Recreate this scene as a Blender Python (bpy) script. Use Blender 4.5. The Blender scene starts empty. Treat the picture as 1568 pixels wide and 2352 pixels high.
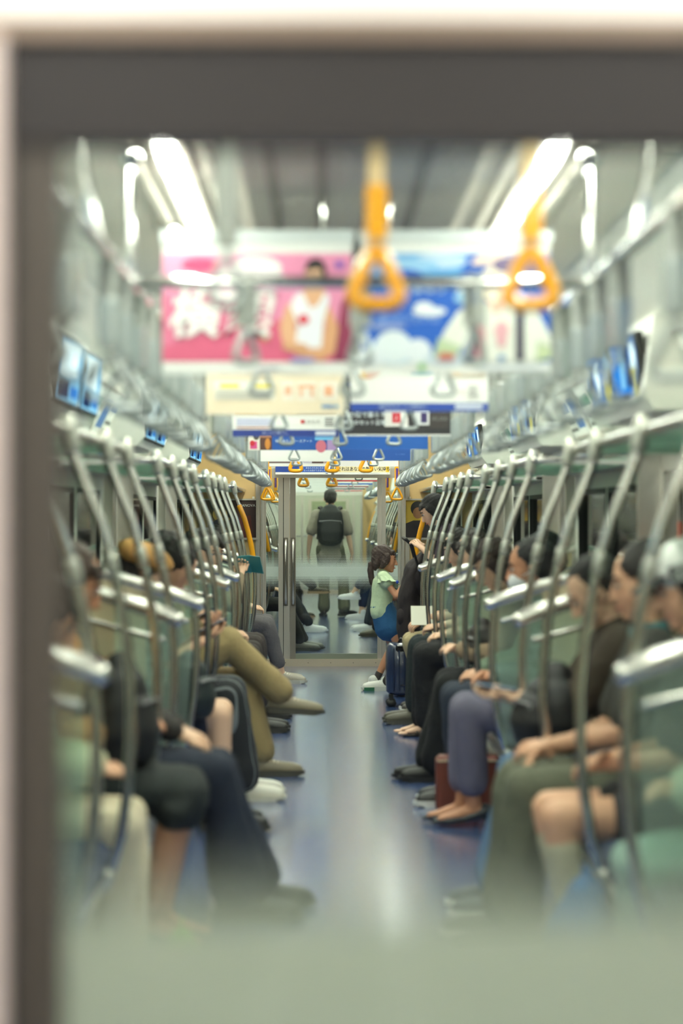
import bpy, math, random
import numpy as np
from mathutils import Vector, Matrix
R = math.radians
C = bpy.context.scene.collection
sc = bpy.context.scene
random.seed(7)

# ------------------------------------------------------------------ camera, world, exposure
F = 5500.0                      # focal length in pixels of the 1568x2352 frame
CAMX, CAMZ = -0.093, 1.36
cd = bpy.data.cameras.new('camera'); cam = bpy.data.objects.new('camera', cd); C.objects.link(cam)
cd.sensor_width = 36.0; cd.sensor_fit = 'AUTO'; cd.lens = F/2352*36.0
cd.clip_start = 0.05; cd.clip_end = 200
cam.location = (CAMX, 0, CAMZ)
cam.rotation_euler = (R(90)+math.atan(11/F), 0, -math.atan(44/F))
cd.dof.use_dof = True; cd.dof.focus_distance = 21.5; cd.dof.aperture_fstop = 2.0
sc.camera = cam
w = bpy.data.worlds.new('tunnel_dark'); sc.world = w; w.use_nodes = True
w.node_tree.nodes['Background'].inputs[0].default_value = (0.05, 0.05, 0.055, 1)
w.node_tree.nodes['Background'].inputs[1].default_value = 0.6
sc.view_settings.view_transform = 'Standard'; sc.view_settings.look = 'None'
sc.view_settings.gamma = 1; sc.view_settings.use_curve_mapping = False
sc.view_settings.exposure = 1.45
sc.cycles.max_bounces = 8; sc.cycles.transparent_max_bounces = 24
sc.cycles.sample_clamp_indirect = 6.0
LAMP = 23.0                     # strength of the ceiling strips

# ------------------------------------------------------------------ materials
def lin(c):
    c = c/255.0
    return c/12.92 if c <= 0.04045 else ((c+0.055)/1.055)**2.4
def col(rgb): return (lin(rgb[0]), lin(rgb[1]), lin(rgb[2]), 1)
_M = {}
def mat(name, rgb, rough=0.6, metal=0.0, bump=0.0, bscale=60, coat=0.0, spec=None, var=0.0, vscale=8, sheen=0.0):
    if name in _M: return _M[name]
    m = bpy.data.materials.new(name); m.use_nodes = True
    nt = m.node_tree; b = nt.nodes['Principled BSDF']
    b.inputs['Base Color'].default_value = col(rgb)
    b.inputs['Roughness'].default_value = rough
    b.inputs['Metallic'].default_value = metal
    if coat: b.inputs['Coat Weight'].default_value = coat
    if spec is not None: b.inputs['Specular IOR Level'].default_value = spec
    if sheen: b.inputs['Sheen Weight'].default_value = sheen
    if bump or var:
        tc = nt.nodes.new('ShaderNodeTexCoord')
    if bump:
        n = nt.nodes.new('ShaderNodeTexNoise'); n.inputs['Scale'].default_value = bscale; n.inputs['Detail'].default_value = 4
        bp = nt.nodes.new('ShaderNodeBump'); bp.inputs['Strength'].default_value = bump; bp.inputs['Distance'].default_value = 0.01
        nt.links.new(tc.outputs['Object'], n.inputs['Vector']); nt.links.new(n.outputs['Fac'], bp.inputs['Height'])
        nt.links.new(bp.outputs['Normal'], b.inputs['Normal'])
    if var:
        n = nt.nodes.new('ShaderNodeTexNoise'); n.inputs['Scale'].default_value = vscale; n.inputs['Detail'].default_value = 3
        mx = nt.nodes.new('ShaderNodeMix'); mx.data_type = 'RGBA'
        a = col(rgb)
        mx.inputs[6].default_value = tuple(x*(1-var) for x in a[:3])+(1,)
        mx.inputs[7].default_value = tuple(min(1, x*(1+var)) for x in a[:3])+(1,)
        nt.links.new(tc.outputs['Object'], n.inputs['Vector']); nt.links.new(n.outputs['Fac'], mx.inputs[0])
        nt.links.new(mx.outputs[2], b.inputs['Base Color'])
    _M[name] = m; return m
def flat(rgb, rough=0.5):
    return mat('print_%d_%d_%d' % tuple(rgb), rgb, rough)
def cloth(rgb, key=''):
    return mat('cloth_%d_%d_%d%s' % (tuple(rgb)+(key,)), rgb, 0.85, bump=0.5, bscale=45, var=0.12, vscale=6)
def emit(name, rgb, s):
    if name in _M: return _M[name]
    m = bpy.data.materials.new(name); m.use_nodes = True
    nt = m.node_tree; nt.nodes.remove(nt.nodes['Principled BSDF'])
    e = nt.nodes.new('ShaderNodeEmission'); e.inputs[0].default_value = col(rgb); e.inputs[1].default_value = s
    nt.links.new(e.outputs[0], nt.nodes['Material Output'].inputs[0]); _M[name] = m; return m
def nmath(nt, op, a, b=None, c=None):
    n = nt.nodes.new('ShaderNodeMath'); n.operation = op
    for i, v in enumerate((a, b, c)):
        if v is None: continue
        if isinstance(v, (int, float)): n.inputs[i].default_value = v
        else: nt.links.new(v, n.inputs[i])
    return n.outputs[0]
def glass(name, tint=(236,246,240), band=None, pitch=0.006, frost=(205,222,212), full=None, rmax=0.74, solid_z=None):
    """thin pane: see-through with a weak mirror reflection; band=(z0,z1,z2,z3): printed dots grow from z0 to z1,
    solid to z2, shrink to z3.  full=r: same dots of radius r everywhere."""
    if name in _M: return _M[name]
    m = bpy.data.materials.new(name); m.use_nodes = True
    nt = m.node_tree; nt.nodes.remove(nt.nodes['Principled BSDF'])
    out = nt.nodes['Material Output']
    tr = nt.nodes.new('ShaderNodeBsdfTransparent'); tr.inputs[0].default_value = col(tint)
    gl = nt.nodes.new('ShaderNodeBsdfGlossy'); gl.inputs['Roughness'].default_value = 0.02
    fr = nt.nodes.new('ShaderNodeFresnel'); fr.inputs[0].default_value = 1.45
    mx = nt.nodes.new('ShaderNodeMixShader'); nt.links.new(fr.outputs[0], mx.inputs[0])
    nt.links.new(tr.outputs[0], mx.inputs[1]); nt.links.new(gl.outputs[0], mx.inputs[2])
    last = mx.outputs[0]
    if band or full:
        tc = nt.nodes.new('ShaderNodeTexCoord'); sp = nt.nodes.new('ShaderNodeSeparateXYZ')
        nt.links.new(tc.outputs['Object'], sp.inputs[0])
        X, Z = sp.outputs[0], sp.outputs[2]
        zr = nmath(nt, 'DIVIDE', Z, pitch*0.866)
        row = nmath(nt, 'FLOOR', zr)
        off = nmath(nt, 'MULTIPLY', nmath(nt, 'MODULO', row, 2.0), 0.5)
        u = nmath(nt, 'SUBTRACT', nmath(nt, 'FRACT', nmath(nt, 'ADD', nmath(nt, 'DIVIDE', X, pitch), off)), 0.5)
        v = nmath(nt, 'SUBTRACT', nmath(nt, 'FRACT', zr), 0.5)
        d = nmath(nt, 'SQRT', nmath(nt, 'ADD', nmath(nt, 'MULTIPLY', u, u), nmath(nt, 'MULTIPLY', v, v)))
        if full: rad = full
        else:
            mr1 = nt.nodes.new('ShaderNodeMapRange'); nt.links.new(Z, mr1.inputs[0])
            for i, x in enumerate((band[0], band[1], 0.0, rmax)): mr1.inputs[1+i].default_value = x
            mr2 = nt.nodes.new('ShaderNodeMapRange'); nt.links.new(Z, mr2.inputs[0])
            for i, x in enumerate((band[3], band[2], 0.0, rmax)): mr2.inputs[1+i].default_value = x
            rad = nmath(nt, 'MINIMUM', mr1.outputs[0], mr2.outputs[0])
        fac = nmath(nt, 'LESS_THAN', d, rad)
        if solid_z:
            a_ = nmath(nt, 'GREATER_THAN', Z, solid_z[0]); b_ = nmath(nt, 'LESS_THAN', Z, solid_z[1])
            fac = nmath(nt, 'MAXIMUM', fac, nmath(nt, 'MULTIPLY', a_, b_))
        df = nt.nodes.new('ShaderNodeBsdfDiffuse'); df.inputs[0].default_value = col(frost)
        tl = nt.nodes.new('ShaderNodeBsdfTranslucent'); tl.inputs[0].default_value = col(frost)
        m2 = nt.nodes.new('ShaderNodeMixShader'); m2.inputs[0].default_value = 0.55
        nt.links.new(df.outputs[0], m2.inputs[1]); nt.links.new(tl.outputs[0], m2.inputs[2])
        m3 = nt.nodes.new('ShaderNodeMixShader'); m3.inputs[0].default_value = 0.12
        nt.links.new(m2.outputs[0], m3.inputs[1]); nt.links.new(tr.outputs[0], m3.inputs[2])
        m4 = nt.nodes.new('ShaderNodeMixShader'); nt.links.new(fac, m4.inputs[0])
        nt.links.new(last, m4.inputs[1]); nt.links.new(m3.outputs[0], m4.inputs[2]); last = m4.outputs[0]
    nt.links.new(last, out.inputs[0]); _M[name] = m; return m

steel   = mat('brushed_steel', (222,219,212), 0.28, 0.92, bump=0.05, bscale=200)
railM   = mat('rail_chrome', (240,238,232), 0.24, 0.9)
chrome  = mat('chrome', (222,222,220), 0.13, 1.0)
poleM   = mat('pole_steel', (226,224,218), 0.17, 1.0, bump=0.02, bscale=120)
alu     = mat('satin_aluminium', (196,188,178), 0.42, 0.55)
greyP   = mat('grey_plastic', (168,174,172), 0.32, coat=0.3)
whiteP  = mat('white_panel', (226,226,220), 0.45)
greyWall= mat('pale_grey_wall', (218,216,206), 0.5)
beige   = mat('beige_laminate', (222,186,130), 0.4, var=0.05)
cream   = mat('cream_laminate', (224,208,172), 0.4)
rubber  = mat('black_rubber', (28,28,27), 0.6)
darkfr  = mat('unlit_dark_frame', (24,21,18), 0.6, 0.0)  # near frame's unlit viewer side: shade put into the colour
yellow  = mat('yellow_plastic', (250,172,8), 0.3, coat=0.4)
seatM   = mat('seat_moquette', (38,52,84), 0.9, bump=0.3, var=0.25, vscale=90)
ceilM   = mat('ceiling_white', (232,224,214), 0.5)
sillM   = mat('sill_plate', (214,196,174), 0.4, 0.2)
pink_metal = mat('warm_grey_post', (214,200,192), 0.4)
lampM   = emit('lamp_diffuser', (255,252,244), LAMP)
paneG   = glass('clear_pane', (232,240,236))
rackG   = glass('green_rack_glass', (190,230,214), full=0.34, pitch=0.012, frost=(190,230,212))
darkG   = mat('dark_window_glass', (18,20,22), 0.06, spec=0.6)
bandG   = glass('dotted_door_glass', (238,243,240), band=(0.68,0.80,0.92,1.04), rmax=0.50, solid_z=(0.815,0.905), pitch=0.009, frost=(244,252,248))
bandN   = glass('dotted_near_glass', (236,242,236), band=(0.58,0.72,0.95,1.06), rmax=0.50, solid_z=(0.76,0.945), pitch=0.008, frost=(188,198,180))
partG   = glass('dotted_partition_glass', (230,243,237), full=0.30, pitch=0.009, frost=(228,243,234))

def floor_mat():
    m = bpy.data.materials.new('blue_vinyl_floor'); m.use_nodes = True; nt = m.node_tree; b = nt.nodes['Principled BSDF']
    tc = nt.nodes.new('ShaderNodeTexCoord'); mp = nt.nodes.new('ShaderNodeMapping'); mp.inputs['Scale'].default_value = (1.2, 7, 1)
    nt.links.new(tc.outputs['Object'], mp.inputs[0])
    n = nt.nodes.new('ShaderNodeTexNoise'); n.inputs['Scale'].default_value = 2.5; n.inputs['Detail'].default_value = 6
    nt.links.new(mp.outputs[0], n.inputs['Vector'])
    mx = nt.nodes.new('ShaderNodeMix'); mx.data_type = 'RGBA'
    mx.inputs[6].default_value = col((56,80,136)); mx.inputs[7].default_value = col((82,106,160))
    nt.links.new(n.outputs['Fac'], mx.inputs[0]); nt.links.new(mx.outputs[2], b.inputs['Base Color'])
    mr = nt.nodes.new('ShaderNodeMapRange'); mr.inputs[3].default_value = 0.10; mr.inputs[4].default_value = 0.24
    nt.links.new(n.outputs['Fac'], mr.inputs[0]); nt.links.new(mr.outputs[0], b.inputs['Roughness'])
    bp = nt.nodes.new('ShaderNodeBump'); bp.inputs['Strength'].default_value = 0.06; bp.inputs['Distance'].default_value = 0.01
    n2 = nt.nodes.new('ShaderNodeTexNoise'); n2.inputs['Scale'].default_value = 14
    nt.links.new(mp.outputs[0], n2.inputs['Vector']); nt.links.new(n2.outputs['Fac'], bp.inputs['Height']); nt.links.new(bp.outputs[0], b.inputs['Normal'])
    b.inputs['IOR'].default_value = 1.55; b.inputs['Coat Weight'].default_value = 0.6; b.inputs['Coat Roughness'].default_value = 0.14
    return m
floorM = floor_mat()

# ------------------------------------------------------------------ mesh helpers
class MB:
    def __init__(s): s.v = []; s.f = []; s.m = []; s.mats = []; s.sm = []
    def mi(s, m):
        if m not in s.mats: s.mats.append(m)
        return s.mats.index(m)
    def add(s, vs, fs, m, smooth=False):
        o = len(s.v); k = s.mi(m)
        s.v.extend([tuple(v) for v in vs])
        for f in fs: s.f.append(tuple(i+o for i in f)); s.m.append(k); s.sm.append(smooth)
    def box(s, x0, x1, y0, y1, z0, z1, m):
        if x0 > x1: x0, x1 = x1, x0
        s.add([(x0,y0,z0),(x1,y0,z0),(x1,y1,z0),(x0,y1,z0),(x0,y0,z1),(x1,y0,z1),(x1,y1,z1),(x0,y1,z1)],
              [(0,3,2,1),(4,5,6,7),(0,1,5,4),(1,2,6,5),(2,3,7,6),(3,0,4,7)], m)
    def rbox(s, x0, x1, y0, y1, z0, z1, m, r=0.02):
        """box with chamfered edges all round"""
        if x0 > x1: x0, x1 = x1, x0
        vs = []; idx = {}
        for xi, (x, dx) in enumerate(((x0, r), (x1, -r))):
            for yi, (y, dy) in enumerate(((y0, r), (y1, -r))):
                for zi, (z, dz) in enumerate(((z0, r), (z1, -r))):
                    for a in range(3):
                        p = [x+dx, y+dy, z+dz]; p[a] = (x, y, z)[a]
                        idx[(xi, yi, zi, a)] = len(vs); vs.append(p)
        fs = []
        for xi in (0,1): fs.append([idx[(xi,y,z,0)] for y, z in ((0,0),(1,0),(1,1),(0,1))])
        for yi in (0,1): fs.append([idx[(x,yi,z,1)] for x, z in ((0,0),(1,0),(1,1),(0,1))])
        for zi in (0,1): fs.append([idx[(x,y,zi,2)] for x, y in ((0,0),(1,0),(1,1),(0,1))])
        for a in (0,1):
            for b in (0,1):
                fs.append([idx[(a,b,0,0)], idx[(a,b,1,0)], idx[(a,b,1,1)], idx[(a,b,0,1)]])
                fs.append([idx[(a,0,b,0)], idx[(a,1,b,0)], idx[(a,1,b,2)], idx[(a,0,b,2)]])
                fs.append([idx[(0,a,b,1)], idx[(1,a,b,1)], idx[(1,a,b,2)], idx[(0,a,b,2)]])
                for c in (0,1): fs.append([idx[(a,b,c,0)], idx[(a,b,c,1)], idx[(a,b,c,2)]])
        s.add(vs, fs, m, False)
    def tube(s, pts, rad, m, n=10, lat=None, cap=True, closed=False, smooth=True):
        P = [Vector(p) for p in pts]; N = len(P)
        if not isinstance(rad, (list, tuple)): rad = [rad]*N
        rad = [(r, r) if isinstance(r, (int, float)) else r for r in rad]
        T = []
        for i in range(N):
            if closed: t = P[(i+1) % N]-P[i-1]
            else: t = P[min(i+1, N-1)]-P[max(i-1, 0)]
            T.append(t.normalized())
        if lat is None:
            lat = Vector((0,0,1)) if abs(T[0].z) < 0.9 else Vector((0,1,0))
        lat = Vector(lat)
        rings = []
        L = lat
        for i in range(N):
            a = L-T[i]*L.dot(T[i])
            if a.length < 1e-4: a = T[i].orthogonal()
            a.normalize(); b = T[i].cross(a)
            if closed or lat is None: L = a
            rings.append((P[i], a, b, rad[i], T[i]))
        seq = []
        if cap and not closed:
            p, a, b, r, t = rings[0]; h = min(r)
            for k in (0.97, 0.72, 0.38): 
                c = math.sqrt(1-k*k); seq.append((p-t*h*k, a, b, (r[0]*c, r[1]*c)))
        for p, a, b, r, t in rings: seq.append((p, a, b, r))
        if cap and not closed:
            p, a, b, r, t = rings[-1]; h = min(r)
            for k in (0.38, 0.72, 0.97):
                c = math.sqrt(1-k*k); seq.append((p+t*h*k, a, b, (r[0]*c, r[1]*c)))
        vs = []
        for p, a, b, r in seq:
            for j in range(n):
                th = 2*math.pi*j/n
                vs.append(p+a*math.cos(th)*r[0]+b*math.sin(th)*r[1])
        fs = []; K = len(seq)
        for i in range(K if closed else K-1):
            for j in range(n):
                i2 = (i+1) % K
                fs.append((i*n+j, i*n+(j+1) % n, i2*n+(j+1) % n, i2*n+j))
        if not closed:
            fs.append(tuple(range(n-1, -1, -1))); fs.append(tuple((K-1)*n+j for j in range(n)))
        s.add(vs, fs, m, smooth)
    def ell(s, c, r, m, rot=None, n=14, k=9):
        vs = []; fs = []
        Mx = rot if rot is not None else Matrix.Identity(3)
        c = Vector(c)
        for i in range(k+1):
            ph = math.pi*i/k
            for j in range(n):
                th = 2*math.pi*j/n
                e = 1e-3 if i in (0, k) else math.sin(ph)
                vs.append(c+Mx @ Vector((r[0]*e*math.cos(th), r[1]*e*math.sin(th), r[2]*math.cos(ph))))
        for i in range(k):
            for j in range(n): fs.append((i*n+j, (i+1)*n+j, (i+1)*n+(j+1) % n, i*n+(j+1) % n))
        fs.append(tuple(range(n))); fs.append(tuple(k*n+j for j in range(n-1, -1, -1)))
        s.add(vs, fs, m, True)
    def prism(s, poly, y0, y1, m, axis='y'):
        """polygon in (x,z) extruded along y"""
        n = len(poly)
        vs = [(p[0], y0, p[1]) for p in poly]+[(p[0], y1, p[1]) for p in poly]
        fs = [tuple(range(n)), tuple(range(2*n-1, n-1, -1))]
        for i in range(n): fs.append((i, (i+1) % n, n+(i+1) % n, n+i))
        s.add(vs, fs, m)
    def mesh(s, name):
        me = bpy.data.meshes.new(name)
        me.from_pydata(s.v, [], s.f)
        for m in s.mats: me.materials.append(m)
        me.polygons.foreach_set('material_index', s.m)
        me.polygons.foreach_set('use_smooth', s.sm)
        me.update(); return me
def obj(name, mb, parent=None, loc=None):
    me = mb.mesh(name) if isinstance(mb, MB) else mb
    o = bpy.data.objects.new(name, me); C.objects.link(o)
    if parent is not None: o.parent = parent
    if loc is not None: o.location = loc
    return o
def tag(o, label=None, cat=None, group=None, kind=None):
    if label: o['label'] = label
    if cat: o['category'] = cat
    if group: o['group'] = group
    if kind: o['kind'] = kind
    return o
def empty(name, loc=(0,0,0), rz=0, label=None, cat=None, group=None, kind=None):
    o = bpy.data.objects.new(name, None); C.objects.link(o); o.location = loc; o.rotation_euler = (0,0,rz); o.empty_display_size = 0.1
    return tag(o, label, cat, group, kind)
def struct(name, mb, parent=None):
    o = obj(name, mb, parent)
    if parent is None: o['kind'] = 'structure'
    return o
def copy_tree(o, parent=None):
    c = o.copy(); C.objects.link(c)
    if parent is not None: c.parent = parent
    for ch in list(o.children): copy_tree(ch, c)
    return c
U_ = ['first','second','third','fourth','fifth','sixth','seventh','eighth','ninth']
ORD = U_+['tenth','eleventh','twelfth','thirteenth','fourteenth','fifteenth','sixteenth','seventeenth','eighteenth','nineteenth']
for a_, b_ in (('twentieth','twenty'),('thirtieth','thirty'),('fortieth','forty'),('fiftieth','fifty')): ORD += [a_]+[b_+'-'+q_ for q_ in U_]
def text(body, size, rgb, parent, loc, name='lettering', bold=0.0, align='CENTER', sx=1.0, rotz=0.0, rotx=90, em=None, shear=0.0):
    cu = bpy.data.curves.new('t', 'FONT'); cu.body = body; cu.size = size; cu.align_x = align; cu.align_y = 'CENTER'
    cu.offset = bold; cu.resolution_u = 2; cu.shear = shear
    t = bpy.data.objects.new('t', cu); C.objects.link(t)
    dg = bpy.context.evaluated_depsgraph_get()
    me = bpy.data.meshes.new_from_object(t.evaluated_get(dg))
    bpy.data.objects.remove(t); bpy.data.curves.remove(cu)
    me.materials.clear(); me.materials.append(em or flat(rgb)); me.name = name
    o = obj(name, me, parent); o.location = loc; o.rotation_euler = (R(rotx), 0, rotz); o.scale = (sx, 1, 1)
    return o
# ------------------------------------------------------------------ the carriages
WX = 1.27
DOORS1 = [4.9, 9.3, 13.6, 17.9]
DOORS2 = [25.9, 30.3, 34.6, 38.9]
DW = 0.66                         # half width of a doorway
EDG = ['near', 'second', 'third', 'far']
nwin = [0]; ndoor = [0]
def shell(Y0, Y1, doors, car):
    m = MB(); m.box(-1.32, 1.32, Y0, Y1, -0.06, 0.0, floorM); struct('floor', m)
    # ceiling with raised lamp channels and a central duct
    m = MB()
    m.box(-1.32, -0.80, Y0, Y1, 2.30, 2.34, ceilM); m.box(0.80, 1.32, Y0, Y1, 2.30, 2.34, ceilM)
    m.box(-0.80, 0.80, Y0, Y1, 2.27, 2.31, ceilM)
    for s in (-1, 1):
        m.box(s*0.38, s*0.40, Y0, Y1, 2.262, 2.27, ceilM); m.box(s*0.56, s*0.58, Y0, Y1, 2.262, 2.27, ceilM)
    c = struct('ceiling', m)
    m = MB()
    m.box(-0.30, 0.30, Y0, Y1, 2.245, 2.27, mat('duct_cover', (176,172,166), 0.5))
    for i in range(4): m.box(-0.24+i*0.13, -0.21+i*0.13, Y0+0.1, Y1-0.1, 2.238, 2.246, mat('duct_slot', (112,108,104), 0.5))
    struct('duct_cover', m, c)
    for s in (-1, 1):
        side = 'left' if s < 0 else 'right'
        m = MB()
        # segments between the doorways
        segs = []; y = Y0
        for d in doors: segs.append((y, d-DW)); y = d+DW
        segs.append((y, Y1))
        for a, b in segs:
            m.box(s*WX, s*(WX+0.05), a, b, 0.0, 0.98, greyWall)
            m.box(s*WX, s*(WX+0.05), a, b, 1.50, 1.72, greyWall)
            m.box(s*WX, s*(WX+0.05), a, a+0.24, 0.98, 1.50, greyWall)
            m.box(s*WX, s*(WX+0.05), b-0.24, b, 0.98, 1.50, greyWall)
            if b-a > 2.0: m.box(s*WX, s*(WX+0.05), (a+b)/2-0.05, (a+b)/2+0.05, 0.98, 1.50, greyWall)
            # stainless door pocket posts
            for yy in (a, b):
                if Y0 < yy < Y1:
                    m.box(s*(WX-0.05), s*(WX+0.05), yy-0.03, yy+0.03, 0, 1.74, steel)
        # cove above the rack, continuous
        pr = [(WX, 1.72), (WX, 1.80), (1.14, 2.06), (0.95, 2.22), (0.78, 2.29), (0.80, 2.33), (1.0, 2.27), (1.18, 2.12), (WX+0.05, 1.84), (WX+0.05, 1.72)]
        m.prism([(s*x, z) for x, z in pr], Y0, Y1, whiteP)
        wl = struct('wall_'+side, m)
        # windows
        for a, b in segs:
            halves = [(a+0.24, b-0.24)] if b-a <= 2.0 else [(a+0.24, (a+b)/2-0.05), ((a+b)/2+0.05, b-0.24)]
            for y0, y1 in halves:
                nwin[0] += 1
                e = empty('window_%d' % nwin[0], (s*(WX+0.02), (y0+y1)/2, 1.24)); e['kind'] = 'structure'
                h = (y1-y0)/2
                f = MB()
                for yy in (-h, h-0.025): f.box(-0.025, 0.02, yy, yy+0.025, -0.26, 0.26, rubber)
                for zz in (-0.26, 0.235): f.box(-0.025, 0.02, -h, h, zz, zz+0.025, rubber)
                obj('window_frame', f, e)
                p = MB(); p.box(0.0, 0.01, -h+0.02, h-0.02, -0.24, 0.24, darkG); obj('pane', p, e)
        # doors
        for k, d in enumerate(doors):
            ndoor[0] += 1
            e = empty('door_%d' % ndoor[0], (s*(WX+0.04), d, 0)); e['kind'] = 'structure'
            for q in (-1, 1):
                f = MB(); y0, y1 = (-DW, -0.012) if q < 0 else (0.012, DW)
                f.box(0, s*0.035, y0, y1, 0.0, 0.92, steel); f.box(0, s*0.035, y0, y1, 1.55, 1.76, steel)
                f.box(0, s*0.035, y0, y0+0.11, 0.92, 1.55, steel); f.box(0, s*0.035, y1-0.11, y1, 0.92, 1.55, steel)
                lf = obj('door_leaf', f, e)
                g = MB(); g.box(s*0.012, s*0.02, y0+0.10, y1-0.10, 0.91, 1.56, darkG); obj('pane', g, lf)
                g = MB(); g.box(-s*0.012, 0, (y1-0.004 if q < 0 else y0-0.012), (y1+0.012 if q < 0 else y0+0.004), 0, 1.76, rubber); obj('rubber_seal', g, lf)
                if car == 1:
                    g = MB(); yy = y1-0.10 if q < 0 else y0+0.03
                    g.box(-s*0.004, 0, yy, yy+0.07, 1.16, 1.34, flat((240,214,60) if (k+s) % 2 else (226,96,60)))
                    obj('sticker', g, lf)
            # housing above the doorway
            m = MB()
            m.prism([(s*x, z) for x, z in ((1.08,1.74),(1.04,1.79),(1.08,2.08),(1.20,2.12),(1.31,2.12),(1.31,1.74))], d-0.86, d+0.86, whiteP)
            struct('door_header', m, e).location = (-s*(WX+0.04), -d, 0)
shell(2.40, 21.80, DOORS1, 1)
shell(22.7, 42.3, DOORS2, 2)

# ceiling lamp strips: each strip is a lamp of its own
def lamp_row(s, y0, y1, n, where, first):
    L = (y1-y0)/n
    for i in range(n):
        a = y0+i*L+0.035; b = y0+(i+1)*L-0.035
        e = empty('ceiling_lamp', (s*0.475, (a+b)/2, 2.27))
        side = 'left' if s < 0 else 'right'
        tag(e, 'white ceiling strip light, %s along the %s row %s' % (ORD[i], side, where), 'ceiling light', 'strip lights in the %s ceiling row' % side)
        m = MB(); h = (b-a)/2
        m.box(-0.045, 0.045, -h, h, -0.012, -0.001, alu); obj('housing', m, e)
        m = MB(); m.prism([(-0.025,-0.012),(-0.024,-0.022),(-0.018,-0.028),(0.018,-0.028),(0.024,-0.022),(0.025,-0.012)], -h+0.01, h-0.01, lampM); obj('diffuser', m, e)
for s in (-1, 1):
    lamp_row(s, 2.6, 21.6, 15, 'of the near carriage', 0)
    lamp_row(s, 22.9, 42.1, 8, 'of the carriage beyond the door', 0)

# ------------------------------------------------------------------ end wall of the carriage with the glass gangway door
def endwall(Y, car, t=0.05):
    m = MB()
    for s in (-1, 1):
        m.box(s*0.64, s*1.30, Y, Y+t, 0.0, 2.30, beige)
        m.box(s*0.66, s*0.70, Y-0.012, Y, 0.0, 1.72, alu)
    m.box(-0.64, 0.64, Y, Y+t, 1.80, 2.30, greyWall)
    w_ = struct('wall_end' if car == 1 else 'wall_far_end', m)
    # frame
    m = MB()
    for x0, x1 in ((-0.655,-0.605),(0.595,0.655)):
        m.box(x0, x1, Y-0.02, Y+t, 0, 1.80, alu); m.box(x0+0.018, x0+0.026, Y-0.028, Y-0.02, 0, 1.80, steel)
    m.box(-0.64, 0.64, Y-0.02, Y+t, 1.715, 1.80, alu)
    struct('trim_1' if car == 1 else 'trim_2', m)
    m = MB()
    m.box(-0.605, 0.595, Y-0.03, Y+t, 0.0, 0.066, sillM)
    s_ = struct('threshold', m)
    m = MB()
    for i in range(6): m.box(-0.43+i*0.205, -0.424+i*0.205, Y-0.0325, Y-0.03, 0.03, 0.036, rubber)
    tag(obj('screw', m, s_), kind='stuff')
    # fixed panes
    d = empty('door_%d' % (20+car), (0, Y, 0)); d['kind'] = 'structure'
    for x0, x1 in ((-0.605,-0.492),(0.484,0.595)):
        p = MB(); p.box(x0, x1, 0.02, 0.026, 0.066, 1.715, bandG); obj('side_pane', p, d)
    # posts beside the door
    m = MB()
    m.box(-0.492,-0.450, -0.02, 0.03, 0.0, 1.715, alu); m.box(-0.450,-0.444, -0.012, 0.03, 0.066, 1.715, rubber)
    m.box(0.448, 0.484, -0.02, 0.03, 0.066, 1.715, alu)
    obj('door_post', m, d)
    # sliding leaf
    m = MB()
    m.box(-0.444,-0.390, -0.008, 0.02, 0.066, 1.715, alu); m.box(-0.388,-0.336, -0.004, 0.02, 0.066, 1.715, mat('leaf_stile', (150,142,132), 0.4, 0.5))
    m.box(0.408, 0.446, -0.008, 0.02, 0.066, 1.715, alu)
    m.box(-0.336, 0.408, -0.008, 0.02, 0.066, 0.115, mat('leaf_rail', (150,156,140), 0.4, 0.4))
    lf = obj('door_leaf', m, d)
    p = MB(); p.box(-0.336, 0.408, 0.004, 0.01, 0.115, 1.715, bandG); obj('pane', p, lf)
    for x in (-0.425, -0.358):
        h = MB(); h.tube([(x,-0.008,1.15),(x,-0.045,1.14),(x,-0.05,1.10),(x,-0.05,0.62),(x,-0.045,0.58),(x,-0.008,0.57)], 0.011, steel, n=8)
        h.box(x-0.02, x+0.02, -0.012, -0.006, 0.55, 1.17, mat('handle_plate', (118,110,98), 0.4, 0.6))
        obj('door_handle', h, lf)
endwall(21.80, 1)
# far end of the second carriage
Y = 42.3
m = MB()
for s in (-1, 1): m.box(s*0.62, s*1.30, Y, Y+0.05, 0, 2.3, beige)
m.box(-0.62, 0.62, Y, Y+0.05, 1.74, 2.3, greyWall)
struct('wall_far_end', m)
m = MB(); m.box(-0.62, 0.62, Y-0.02, Y+0.05, 0.0, 0.07, sillM)
for x in (-0.62,-0.47, 0.44, 0.58): m.box(x, x+0.04, Y-0.02, Y+0.05, 0, 1.74, alu)
struct('trim_3', m)
m = MB(); m.box(-1.0, 1.0, 42.35, 46.2, -0.05, 0.0, floorM); struct('floor', m)
m = MB(); m.box(-1.0, 1.0, 42.35, 46.2, 2.29, 2.33, ceilM); struct('ceiling', m)
m = MB(); m.box(-1.05, -0.95, 42.35, 46.2, 0, 2.29, greyWall); struct('wall_left', m)
m = MB(); m.box(1.05, 0.95, 42.35, 46.2, 0, 2.29, greyWall); struct('wall_right', m)
cab = empty('door_23', (0, 46.1, 0)); cab['kind'] = 'structure'
m = MB(); m.box(-0.95, 0.95, 0, 0.05, 0, 2.2, mat('cab_wall', (186,188,172), 0.5)); obj('door_leaf', m, cab)
m = MB(); m.box(-0.36, 0.42, -0.02, 0.0, 0.95, 1.70, alu); obj('window_frame', m, cab)
m = MB(); m.box(-0.30, 0.36, -0.03, -0.015, 1.02, 1.66, mat('cab_blind', (146,156,124), 0.4)); obj('window_blind', m, cab)
m = MB(); m.tube([(-0.6,-0.06,1.0),(0.5,-0.06,1.0)], 0.012, chrome, n=8); m.box(-0.36,-0.22,-0.05,-0.02,1.24,1.27, chrome); obj('door_handle', m, cab)

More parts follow.
